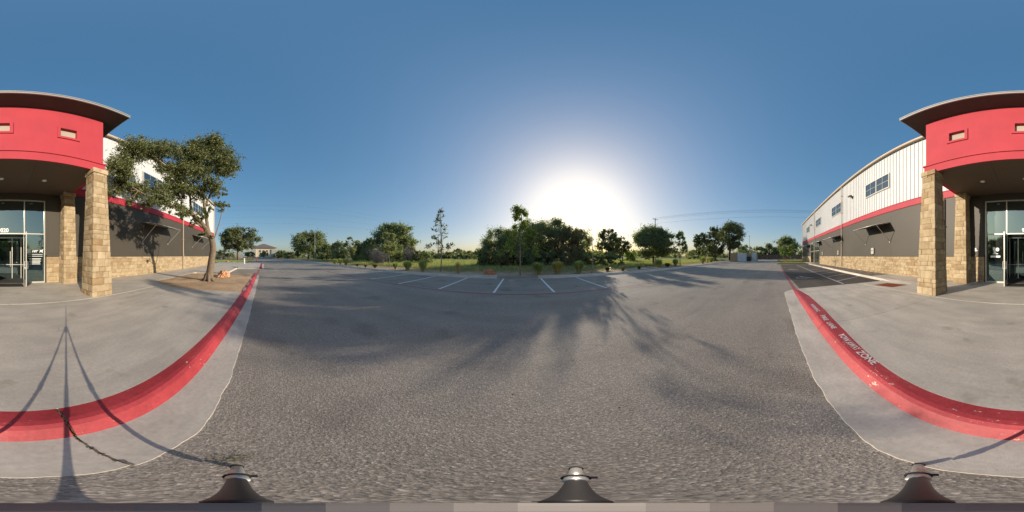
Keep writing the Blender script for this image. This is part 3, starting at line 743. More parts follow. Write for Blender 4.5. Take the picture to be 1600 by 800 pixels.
# ---- canopy (red box over the entrance)
c0 = .15; cx0, cx1, cy = -3.52, 3.82, -5.17; z0, z1 = 5.12, 8.33
wins = [(-2.10,), (.17,), (2.47,)]
W2, H2 = .30, .25; zc = 6.80
fb = MB(); xs = [cx0]
for (x,) in wins: xs += [x-W2, x+W2]
xs.append(cx1); T = .14
for i in range(0, len(xs), 2): fb.box(xs[i], cy-T, z0, xs[i+1], cy, z1)
for (x,) in wins: fb.box(x-W2, cy-T, z0, x+W2, cy, zc-H2).box(x-W2, cy-T, zc+H2, x+W2, cy, z1)
fb.build('fascia_wall', M['red'], B)
for sx, x in ((-1, cx0), (1, cx1)):
    a, b_ = (x, x+.12) if sx < 0 else (x-.12, x)
    MB().box(a, F+.02, z0, b_, cy-T-.001, z1-.35).build('side_wall', M['red'], B)
MB().box(cx0-.09, cy-.02, 5.46, cx1+.09, cy+.09, 5.52).box(cx0-.05, cy+.001, z0-.03, cx1+.05, cy+.05, 5.459).box(cx0-.09, F+.05, 5.46, cx0-.001, cy-.021, 5.52).box(cx1+.001, F+.05, 5.46, cx1+.09, cy-.021, 5.52).build('fascia_ledge', M['red'], B)
MB().box(cx0-.05, F+.05, z0-.03, cx0-.001, cy, 5.459).build('side_ledge', M['red_trim'], B); MB().box(cx1+.001, F+.05, z0-.03, cx1+.05, cy, 5.459).build('side_ledge', M['red_trim'], B)
for (x,) in wins:
    t = .11; y = cy+.045
    f = MB().box(x-W2-t, cy+.001, zc-H2-t, x+W2+t, y, zc-H2).box(x-W2-t, cy+.001, zc+H2, x+W2+t, y, zc+H2+t*.7).box(x-W2-t, cy+.001, zc-H2, x-W2, y, zc+H2).box(x+W2, cy+.001, zc-H2, x+W2+t, y, zc+H2).build('fascia_window', M['red'], B)
    MB().box(x-W2, cy-.12, zc-H2, x+W2, cy-.10, zc+H2).build('pane', M['beigeglass'], f)
# soffit sheets and recessed lights
for i in range(3):
    a = cx0+.12+(cx1-cx0-.24)*i/3; MB().box(a+.003, F+.05, z0-.012, a+(cx1-cx0-.24)/3-.003, cy-.001, z0+.03).build('soffit_panel', M['soffit'], B)
for x in (-1.65, .18, 2.03):
    o = MB().lathe((x, -6.83, z0-.03), [(.0, 0), (.105, 0), (.115, .008), (.115, .02), (0, .02)], 20).build('recessed_light', M['alu'], B, smooth=False)
    MB().lathe((x, -6.83, z0-.034), [(0, 0), (.075, 0), (.08, .003), (0, .004)], 16).build('lens', M['whiteflat'], o)
# canopy roof: pitched up toward the road, thin metal edge, dark underside
rx0, rx1, ry = -4.18, 4.48, -4.44
def zr(y): return 8.50+(y-cy)*.16
rb = MB()
rb.add([(rx0, ry, zr(ry)), (rx1, ry, zr(ry)), (rx1, F+.0, zr(F)), (rx0, F, zr(F)), (rx0, ry, zr(ry)-.15), (rx1, ry, zr(ry)-.15), (rx1, F, zr(F)-.15), (rx0, F, zr(F)-.15)],
       [(0,1,2,3)[::-1],(4,7,6,5)[::-1],(0,4,5,1),(1,5,6,2),(2,6,7,3),(3,7,4,0)])
rb.build('canopy_roof', M['eave_soffit'], B)
ed = MB().box(rx0-.03, ry+.002, zr(ry)-.13, rx1+.03, ry+.05, zr(ry)+.04)
ed.box(rx0-.03, ry+.05, zr(ry)-.02, rx1+.03, ry+.075, zr(ry)+.03)
for x, s_ in ((rx0, -1), (rx1, 1)):
    a, b_ = (x-.04, x-.002) if s_ < 0 else (x+.002, x+.04)
    ed.add([(xx, y, zr(y)+dz) for dz in (-.12, .04) for xx, y in ((a, ry), (b_, ry), (b_, F), (a, F))], [(0,3,2,1),(4,5,6,7),(0,1,5,4),(1,2,6,5),(2,3,7,6),(3,0,4,7)])
ed.build('roof_edge', M['silver'], B)
MB().add([(rx0-.02, ry+.04, zr(ry)+.012), (rx1+.02, ry+.04, zr(ry)+.012), (rx1+.02, F, zr(F)+.012), (rx0-.02, F, zr(F)+.012)], [(0,1,2,3)]).build('roof_sheet', M['silver'], B)
for i in range(9): MB().lathe((rx0+.5+i*.96, ry+.03, zr(ry)+.03), [(.018, 0), (.018, .02), (.001, .03)], 6).build('roof_bolt', M['silver'], B)
MB().box(cx0+.02, cy-.13, z1-.02, cx1-.02, cy-.01, zr(cy)-.155).build('fascia_head', M['joint'], B)

# ---- entrance wall and storefront
sx0, sx1, st = -2.11, 2.39, 4.69
MB().box(sx0, F-.1, st+.001, sx1, F+.06, 5.11).box(-3.5, F-.1, 1.66, sx0-.001, F+.06, 5.10).box(sx1+.001, F-.1, 1.66, 3.8, F+.06, 5.10).build('entrance_wall', M['dark'], B)
for a, b_ in ((-2.98, sx0-.10), (sx1+.10, 3.25)):   # raised border strips of the flank panels
    MB().box(a, F+.06, 1.75, a+.05, F+.09, 4.95).box(b_-.05, F+.06, 1.75, b_, F+.09, 4.95).box(a+.05, F+.06, 1.75, b_-.05, F+.085, 1.81).box(a+.05, F+.06, 4.89, b_-.05, F+.085, 4.95).build('panel_border', M['dark'], B)
fr = MB(); y0, y1 = F-.05, F+.07; t = .055
for x in (sx0+t/2, sx1-t/2, -.99, 1.22): fr.box(x-t/2, y0, .15, x+t/2, y1, st)
for a, b_ in ((sx0+t, -.99-t/2), (-.99+t/2, 1.22-t/2), (1.22+t/2, sx1-t)):
    fr.box(a, y0, st-t, b_, y1-.004, st).box(a, y0, 2.76, b_, y1-.004, 2.76+t)
for a, b_ in ((sx0+t, -.99-t/2), (1.22+t/2, sx1-t)): fr.box(a, y0, .15, b_, y1-.004, .15+t*1.4)
SF = fr.build('storefront', M['alu'], B); 
def pane(xa, xb, za, zb, yy, parent): return MB().add([(xa, yy, za), (xb, yy, za), (xb, yy, zb), (xa, yy, zb)], [(3, 2, 1, 0)]).build('pane', M['glass'], parent)
for a, b_ in ((sx0+t, -.99-t/2), (1.22+t/2, sx1-t)):
    pane(a, b_, 2.76+t, st-t, F+.01, SF); pane(a, b_, .15+t*1.4, 2.76, F+.01, SF)
pane(-.99+t/2, 1.22-t/2, 2.76+t, st-t, F+.01, SF)
# open door leaves, swung out toward the road
for x, s_ in ((-.99, 1), (1.22, -1)):
    p = empty('door', (x, F+.1, .15)); p.parent = B; p.location = Vector((x, F+.1, .15))-wloc(B)
    xx = x+s_*.04; L_ = 1.06; ya = F+.09; yb = ya+L_
    MB().box(xx-.022, ya, .17, xx+.022, ya+.09, 2.74).box(xx-.022, yb-.09, .17, xx+.022, yb, 2.74).box(xx-.02, ya+.09, .17, xx+.02, yb-.09, .42).box(xx-.02, ya+.09, 2.63, xx+.02, yb-.09, 2.738).build('door_frame', M['alu'], p)
    MB().box(xx-.004, ya+.09, .42, xx+.004, yb-.09, 2.63).build('pane', M['glass'], p)
    for k in (-1, 1): MB().tube([(xx+k*.022, yb-.05, 1.0), (xx+k*.08, yb-.05, 1.0), (xx+k*.08, yb-.05, 1.35), (xx+k*.022, yb-.05, 1.35)], .012, 6).build('handle', M['alu'], p)
    MB().tube([(xx+s_*.03, ya+.10, 1.05), (xx+s_*.07, ya+.10, 1.08), (xx+s_*.07, yb-.10, 1.08), (xx+s_*.03, yb-.10, 1.05)], .014, 6).build('push_bar', M['alu'], p)
# vestibule behind: second glazed screen, floor, ceiling, dark walls
v = MB().box(-2.3, -13, .05, 2.6, F-.06, .148).build('vestibule_floor', M['interior'], B)
MB().box(-2.35, -13, .15, -2.25, F-.1, 4.8).box(2.5, -13, .15, 2.6, F-.1, 4.8).box(-2.3, -13, 4.72, 2.5, F-.11, 4.8).box(-2.3, -13.1, .15, 2.5, -13, 4.8).build('vestibule_walls', M['interior'], B)
yv = -10.6; vf = MB()
for x in (-2.2, -1.0, -.42, .75, 1.3, 2.45): vf.box(x-.025, yv-.04, .15, x+.025, yv+.04, 2.75)
vf.box(-2.25, yv-.04, 2.75, 2.5, yv+.04, 2.82).box(-2.25, yv-.035, 1.02, 2.5, yv+.035, 1.06); VF = vf.build('inner_screen', M['alu'], B)
pane(-2.2, 2.45, .15, 4.7, yv, VF)
for x in (-.30, .45): MB().tube([(x, yv+.08, .9), (x, yv+.08, 1.9)], .016, 6).build('pull_bar', M['alu'], VF)
MB().box(-1.6, -12.6, .15, 1.2, -12.0, 1.2).build('reception_counter', M['tanwall'], B)
# street number and window graphics: flat print on the glass
def wall_text(txt, size, x, z, y, mat_, parent, wd=None, bold=.006, shear=0):
    mt = Matrix.Translation((x, y, z)) @ Matrix.Rotation(math.pi, 4, 'Z') @ Matrix.Rotation(math.pi/2, 4, 'X')
    o = text_mesh(txt, size, mat_, 'lettering', None, Matrix.Identity(4), bold, 1, shear)
    co = [v.co for v in o.data.vertices]; w0 = max(c.x for c in co)-min(c.x for c in co)
    o.data.transform(mt @ Matrix.Diagonal(((wd/w0) if wd else 1, 1, 1, 1))); o.data.transform(Matrix.Translation(-wloc(parent))); o.parent = parent
    return o
wall_text('9020', .30, .13, 2.87, F+.02, M['whiteflat'], SF, .56)
wall_text('HIT', .17, -1.55, 1.80, F+.02, M['whiteflat'], SF, .34, .006, .35)
gy = F+.018
def flat(poly, m_, name, parent=SF, y=gy): return MB().add([(x, y, z) for x, z in poly], [tuple(range(len(poly)))]).build(name, m_, parent)
flat([(-1.20+.13*math.cos(k*math.pi/3), 1.87+.15*math.sin(k*math.pi/3)) for k in range(6)], M['whiteflat'], 'decal')
flat([(-1.78, 1.78), (-1.86, 1.88), (-1.80, 1.93), (-1.93, 1.92), (-2.04, 1.97), (-1.97, 1.88), (-2.0, 1.76), (-1.90, 1.83)], M['whiteflat'], 'decal')
for k, (a, b_, z, h, m_) in enumerate([(-1.18, -1.98, 1.66, .05, 'greydecal'), (-1.18, -1.98, 1.56, .05, 'greydecal'), (-1.22, -1.90, 1.44, .028, 'whiteflat'), (-1.28, -1.86, 1.37, .026, 'whiteflat'), (-1.24, -1.88, 1.30, .026, 'whiteflat'), (-1.30, -1.84, 1.23, .026, 'whiteflat'), (-1.28, -1.86, 1.16, .026, 'whiteflat')]):
    flat([(a, z), (b_, z), (b_, z+h), (a, z+h)], M[m_], 'decal')
# emblem on the right hand pane
ex = 1.84
flat([(ex+.13, 1.70), (ex-.13, 1.70), (ex-.15, 1.74), (ex+.15, 1.74)], M['whiteflat'], 'decal')
flat([(ex+.10, 1.74), (ex-.04, 1.74), (ex-.02, 1.86), (ex+.02, 2.08), (ex+.13, 2.08), (ex+.14, 1.94), (ex+.09, 1.86)], M['whiteflat'], 'decal', y=gy+.002)
flat([(ex-.11+.10*math.cos(k*math.pi/8), 1.95+.10*math.sin(k*math.pi/8)) for k in range(16)], M['whiteflat'], 'decal', y=gy+.004)
flat([(ex-.11+.045*math.cos(k*math.pi/8), 1.95+.045*math.sin(k*math.pi/8)) for k in range(16)], M['greydecal'], 'decal', y=gy+.006)
flat([(ex+.27, 1.52), (ex-.27, 1.52), (ex-.27, 1.62), (ex+.27, 1.62)], M['whiteflat'], 'decal')
flat([(ex+.05, .90), (ex-.06, .90), (ex-.02, 1.03), (ex+.01, 1.03)], M['greydecal'], 'decal')

# things at the entrance
mt_ = MB().box(-.85, -8.42, .152, 1.1, -7.55, .168).build('door_mat', M['blackmat'], None, label='black rubber mat lying before the open glass doors', cat='door mat'); bevel(mt_, .008)
tb = empty('wheeled_bin', (-1.62, -9.05, .15), 'dark wheeled bin standing behind the glass left of the doors', 'bin')
MB().add([(-1.62+sx*a, -9.05+sy*b_, z) for z, a, b_ in ((.17, .22, .20), (1.02, .29, .27)) for sx, sy in ((-1,-1),(1,-1),(1,1),(-1,1))], [(0,3,2,1),(4,5,6,7),(0,1,5,4),(1,2,6,5),(2,3,7,6),(3,0,4,7)]).build('bin_body', M['bin'], tb)
_l = MB().box(-1.93, -9.34, 1.03, -1.31, -8.74, 1.08).box(-1.90, -9.3, 1.08, -1.34, -8.80, 1.10).build('lid', M['bin'], tb); bevel(_l, .015)
MB().box(-1.70, -8.765, .70, -1.60, -8.755, .84).build('bin_label', M['greydecal'], tb)
for x in (-1.84, -1.40): MB().tube([(x-.02, -9.25, .23), (x+.02, -9.25, .23)], .08, 12).build('wheel', M['tyre'], tb)

# ------------------------------------------------------------------ vegetation
def leaf_mesh(centres, size, rng, name, m, parent, flat=.0, aspect=.55):
    n = len(centres); c = np.asarray(centres, dtype=np.float64)
    a = rng.normal(size=(n, 3)); a /= np.linalg.norm(a, axis=1, keepdims=True)
    b = rng.normal(size=(n, 3)); b -= a*(a*b).sum(1, keepdims=True); b /= np.linalg.norm(b, axis=1, keepdims=True)
    s = size*rng.uniform(.6, 1.35, (n, 1)); a = a*s*.5; b = b*s*.5*aspect
    V = np.stack([c-a, c-b*1.0+a*.1, c+a, c+b+a*.1], 1).reshape(-1, 3)
    F = np.arange(4*n).reshape(n, 4)
    return npmesh(name, V, F, m, parent)
def blob_points(cl, n, rng, squash=.8, shell=.55, per=26, sig=.17):
    """leaf positions: tufts spread through blobs (x, y, z, r), denser toward the outside"""
    cl = np.asarray(cl, float); wt = cl[:, 3]**2.2; nt = max(len(cl)*3, n//per); k = rng.choice(len(cl), nt, p=wt/wt.sum())
    d = rng.normal(size=(nt, 3)); d /= np.linalg.norm(d, axis=1, keepdims=True)
    r = rng.uniform(0, 1, (nt, 1))**(1-shell)*cl[k, 3:4]
    c = cl[k, :3]+d*r*np.array([1.08, 1.08, squash]); ts = sig*cl[k, 3]*rng.uniform(.6, 1.5, nt)
    ax = d*.8+rng.normal(size=(nt, 3))*.6+np.array([0, 0, .25]); ax /= np.linalg.norm(ax, axis=1, keepdims=True)
    q = rng.integers(0, nt, n); t = rng.normal(size=(n, 1))*1.5
    return c[q]+(ax[q]*t+rng.normal(size=(n, 3))*.8)*ts[q, None]
def limb(b, p, q, r0, r1, rr, n=5, seg=4, sag=.08):
    p, q = Vector(p), Vector(q); L_ = (q-p).length; pts = []
    for i in range(seg+1):
        t = i/seg; v = p.lerp(q, t); j = L_*sag*math.sin(math.pi*t)
        v += Vector((rr.uniform(-1, 1)*j, rr.uniform(-1, 1)*j, rr.uniform(-.3, 1)*j)); pts.append(v)
    b.tube(pts, [r0+(r1-r0)*i/seg for i in range(seg+1)], n)
    return pts
def tree(name, label, x, y, H, Wd, cb, m, leaves, size, seed, z0=.1, per=26, trunk=None, bark='bark_dark', group=None, nblob=None, cat='tree', open_=0., nb=1., lean=0, shape='round', depth=1.):
    rng = np.random.default_rng(seed); rr = random.Random(seed)
    root = empty(name, (x, y, z0), label, cat, group)
    hz = (H-cb)/2; cz = cb+hz; Rr = Wd/2; n = nblob or int(34+Wd*3.2); cl = []
    lob = [(rr.uniform(0, 6.28), rr.uniform(-.5, 1)) for _ in range(5)]
    for i in range(n*3):
        if len(cl) >= n: break
        th = rr.uniform(0, 2*math.pi); u = rr.uniform(-1, 1); f = rr.uniform(.35, 1)**.6
        if shape == 'cone': e = (1-(u+1)/2)**.75*1.05+.12
        elif shape == 'vase': e = math.sqrt(max(0, 1-(u*.95)**2))*(1.0 if u > -.3 else 1.0)
        elif cb < .6: e = math.sqrt(max(.04, 1-(max(u, 0)*.97)**2)) * (1+.12*min(u, 0))
        else: e = math.sqrt(max(.04, 1-(u*.92)**2))
        br = (.17+rr.uniform(0, 1)**2*.24)*min(Rr, hz*1.2)*(1-open_*.25)
        if open_ and shape in ('cone', 'vase'): br *= .62
        g = 1+.18*math.sin(3*th+seed+u*2)+.13*math.sin(5*th+seed*2-u*3)
        px, py = math.cos(th)*(Rr-br*.9)*e*f*g, math.sin(th)*(Rr-br*.9)*e*f*g*depth
        pz = cz+u*(hz-br*.8)
        if shape == 'dome' and pz < cb+hz*.5 and f < .5: continue
        cl.append((x+px+lean*(pz-cb)*.12, y+py, z0+pz, br))
    if cb < .6:
        for i in range(int(8+Wd*1.2)):
            th = rr.uniform(0, 6.28); q_ = rr.uniform(.35, .95)*Rr; br = rr.uniform(.18, .30)*min(Rr, hz*1.2); cl.append((x+math.cos(th)*q_, y+math.sin(th)*q_*depth, z0+cb+br*rr.uniform(.3, 1.0), br))
    cl.append((x+lean*(H-cb)*.12+rr.uniform(-.2, .2)*Rr, y, z0+H-.2*min(Rr, hz), .24*min(Rr, hz) if shape not in ('cone', 'vase') else .12*min(Rr, hz)))
    b = MB(); tr = trunk or max(.05, H*.022); fork = cb+(cz-cb)*(.35 if shape != 'cone' else 1.5)
    pts = [Vector((x, y, z0-.1)), Vector((x+rr.uniform(-.03, .03)*H, y, z0+fork*.5)), Vector((x+rr.uniform(-.04, .04)*H, y, z0+fork))]
    b.tube(pts, [tr*1.3, tr, tr*.8], 8)
    if shape == 'cone' or shape == 'vase': b.tube([pts[-1], (x, y, z0+H*.96)], [tr*.8, tr*.12], 6)
    top = pts[-1]
    for c in cl[::1 if len(cl) < 26 else 2]:
        st = top if shape not in ('cone', 'vase') else Vector((x, y, z0+max(cb*.9, (c[2]-z0)*.72)))
        limb(b, st, c[:3], tr*(.42 if shape not in ('cone', 'vase') else .22), tr*.06, rr, 4, 3, .10)
    b.build('trunk', M[bark], root, smooth=True)
    P_ = blob_points(cl, int(leaves*1.7), rng, .78, .35 if open_ < .5 else .25, per, .17 if per > 10 else .3)
    if m != 'x':      # stray twigs break the outline
        k = rng.random(len(P_)) < (.16 if open_ < .9 else .35); c_ = np.array([x, y, z0+cz]); P_[k] = c_+(P_[k]-c_)*(1+rng.uniform(0, .12, (k.sum(), 1)))
    P_[:, 2] = np.maximum(P_[:, 2], z0+.05+rng.uniform(0, .25, len(P_)))
    leaf_mesh(P_, size*1.12, rng, 'crown', M[m], root, aspect=.7)
    return root

# the near live oak in the mulch bed, its crown over the sidewalk
oak = empty('live_oak', (-8.86, -3.0, .15), 'near live oak leaning over the sidewalk from the mulch bed', 'tree')
CL = [(-5.49,-6.49,6.84,0.7),(-4.35,-5.17,5.62,0.56),(-5.63,-5.85,7.71,0.8),(-5.57,-5.73,7.75,0.79),(-6.13,-5.01,7.48,0.78),(-7.08,-5.64,8.38,0.89),(-6.85,-4.51,7.95,0.65),(-6.18,-4.03,7.23,0.58),(-4.88,-5.56,5.15,0.55),(-5.03,-5.91,5.43,0.57),(-4.37,-5.69,4.57,0.34),(-5.28,-6.69,5.2,0.4),(-6.31,-5.93,5.25,0.56),(-6.32,-5.95,5.25,0.56),(-6.34,-4.65,4.69,0.57),(-6.01,-4.45,4.58,0.54),(-7.11,-4.31,5.36,0.65),(-7.9,-4.79,5.69,0.72),(-6.59,-4.46,6.29,0.44),(-6.73,-4.63,6.41,0.45),(-7.81,-4.33,6.68,0.64),(-7.13,-3.91,6.24,0.59),(-8.61,-3.98,8.08,1.0),(-7.58,-3.36,7.32,0.87),(-8.54,-2.73,8.39,0.84),(-8.69,-2.82,8.67,0.86),(-8.95,-2.01,7.95,0.66),(-8.09,-1.84,7.32,0.6),(-8.84,-3.69,7.04,0.87),(-7.31,-2.96,6.2,0.72),(-8.25,-2.14,6.7,0.7),(-8.82,-2.29,7.02,0.75),(-8.55,-1.51,6.85,0.44),(-9.51,-1.88,7.48,0.49),(-7.09,-3.54,5.12,0.51),(-8.43,-4.37,5.65,0.61),(-7.7,-2.35,5.24,0.52),(-7.95,-2.44,5.39,0.54),(-8.81,-2.18,5.24,0.35),(-8.59,-2.3,4.45,0.33),(-9.03,-1.96,4.54,0.27),(-7.82,-3.23,5.04,0.5),(-8.67,-3.41,5.27,0.55),(-7.65,-4.55,4.45,0.48),(-7.1,-4.37,4.27,0.45),(-7.35,-3.72,3.86,0.4),(-8.34,-4.22,4.14,0.46),(-7.96,-3.18,3.66,0.35),(-8.99,-3.66,3.82,0.39),(-8.37,-2.93,4.09,0.33),(-5.83,-4.58,4.2,0.37),(-5.86,-4.6,4.09,0.37),(-7.42,-4.08,7.83,0.37),(-6.08,-5.55,8.54,0.38),(-7.56,-3.25,8.26,0.42),(-8.58,-3.66,9.28,0.47),(-8.48,-2.53,9.22,0.45),(-7.73,-2.33,8.52,0.41),(-8.04,-3.65,3.37,0.25),(-8.09,-3.07,2.82,0.24),(-8.62,-2.62,2.71,0.18),(-4.41,-6.1,4.99,0.23),(-4.54,-6.23,6.26,0.28),(-5.43,-5.58,4.39,0.26),(-5.94,-5.23,4.07,0.2)]
T1 = [[(-8.86,-2.99,0.12),(-8.88,-2.92,0.68),(-8.92,-2.82,1.42),(-8.89,-2.73,2.04),(-8.81,-2.82,2.62),(-8.66,-3.11,3.17)], [(-8.66,-3.11,3.17),(-8.4,-3.51,3.78),(-7.89,-3.9,4.08),(-7.27,-4.41,4.29),(-6.56,-4.92,4.48),(-5.72,-5.45,4.95),(-5.07,-5.66,5.4)], [(-8.66,-3.11,3.17),(-8.44,-3.65,3.62),(-8.34,-3.88,4.51),(-8.31,-3.95,5.2),(-8.03,-4.29,5.67),(-7.46,-4.85,5.79),(-6.67,-5.43,5.16)], [(-8.72,-2.94,2.91),(-8.76,-3.11,3.83),(-8.81,-3.28,5.07),(-8.81,-3.28,6.39),(-8.63,-3.45,7.4),(-8.37,-3.82,8.28)], [(-8.83,-3.21,4.45),(-9.02,-2.97,5.32),(-9.23,-2.64,6.4),(-9.4,-2.41,7.54)], [(-8.81,-3.28,5.49),(-8.19,-3.73,6.28),(-7.44,-4.32,6.78),(-6.74,-4.85,7.24),(-5.79,-5.52,7.41)], [(-8.31,-3.95,5.2),(-7.83,-4.02,5.87),(-7.04,-4.58,6.84),(-6.21,-5.05,7.41)], [(-8.89,-2.73,2.33),(-9.27,-2.49,3.51),(-9.42,-2.3,4.54)]]
ob_ = MB(); rr = random.Random(4)
def refine(pts, k=3, j=.02):
    o = []; P_ = [Vector(p) for p in pts]
    for i in range(len(P_)-1):
        p0 = P_[max(0, i-1)]; p1, p2 = P_[i], P_[i+1]; p3 = P_[min(len(P_)-1, i+2)]
        for q in range(k):
            t = q/k; v = .5*((2*p1)+(p2-p0)*t+(2*p0-5*p1+4*p2-p3)*t*t+(3*p1-p0-3*p2+p3)*t*t*t)
            o.append(v+Vector((rr.uniform(-j, j), rr.uniform(-j, j), rr.uniform(-j, j))))
    o.append(P_[-1]); return o
rads = [(.255, .155), (.13, .03), (.10, .03), (.12, .025), (.075, .02), (.07, .02), (.06, .02), (.05, .015)]
nodes_ = []
for k, (pts, (r0, r1)) in enumerate(zip(T1, rads)):
    q = refine(pts, 4, .012 if k else .006); n = len(q)
    rd = [r0+(r1-r0)*(i/(n-1))**(.55 if k == 0 else .8) for i in range(n)]
    ob_.tube(q, rd, 12 if k < 4 else 8); nodes_ += [(v, r) for v, r in zip(q, rd)] if k else [(q[-1], r1)]
for k in range(7):     # root flare
    a = k*2*math.pi/7+.3; ob_.tube([(-8.86+math.cos(a)*.13, -2.99+math.sin(a)*.13, .60), (-8.86+math.cos(a)*.22, -2.99+math.sin(a)*.22, .30), (-8.86+math.cos(a)*.42, -2.99+math.sin(a)*.42, .15)], [.09, .10, .03], 6)
for c in CL:
    cv = Vector(c[:3]); st, sr = min(nodes_, key=lambda t: (t[0]-cv).length+ (0.6 if t[0].z > cv.z else 0))
    e = limb(ob_, st, cv, min(sr*.7, .045), .010, rr, 6, 5, .10)
    for _ in range(5):
        s2 = e[rr.randint(2, 5)]; d = Vector((rr.gauss(0, 1), rr.gauss(0, 1), rr.gauss(.2, .8))).normalized()*c[3]*rr.uniform(.5, 1.0)
        limb(ob_, s2, cv+d, .011, .004, rr, 4, 3, .12)
ob_.build('trunk', M['bark'], oak, smooth=True)
rng = np.random.default_rng(5)
CLn = [(x, y, z, r*rng.uniform(.95, 1.25)) for x, y, z, r in CL]
P_ = blob_points(CLn, 100000, rng, .9, .42, 60, .115); leaf_mesh(P_, .088, rng, 'crown', M['oakleaf'], oak, aspect=.62)

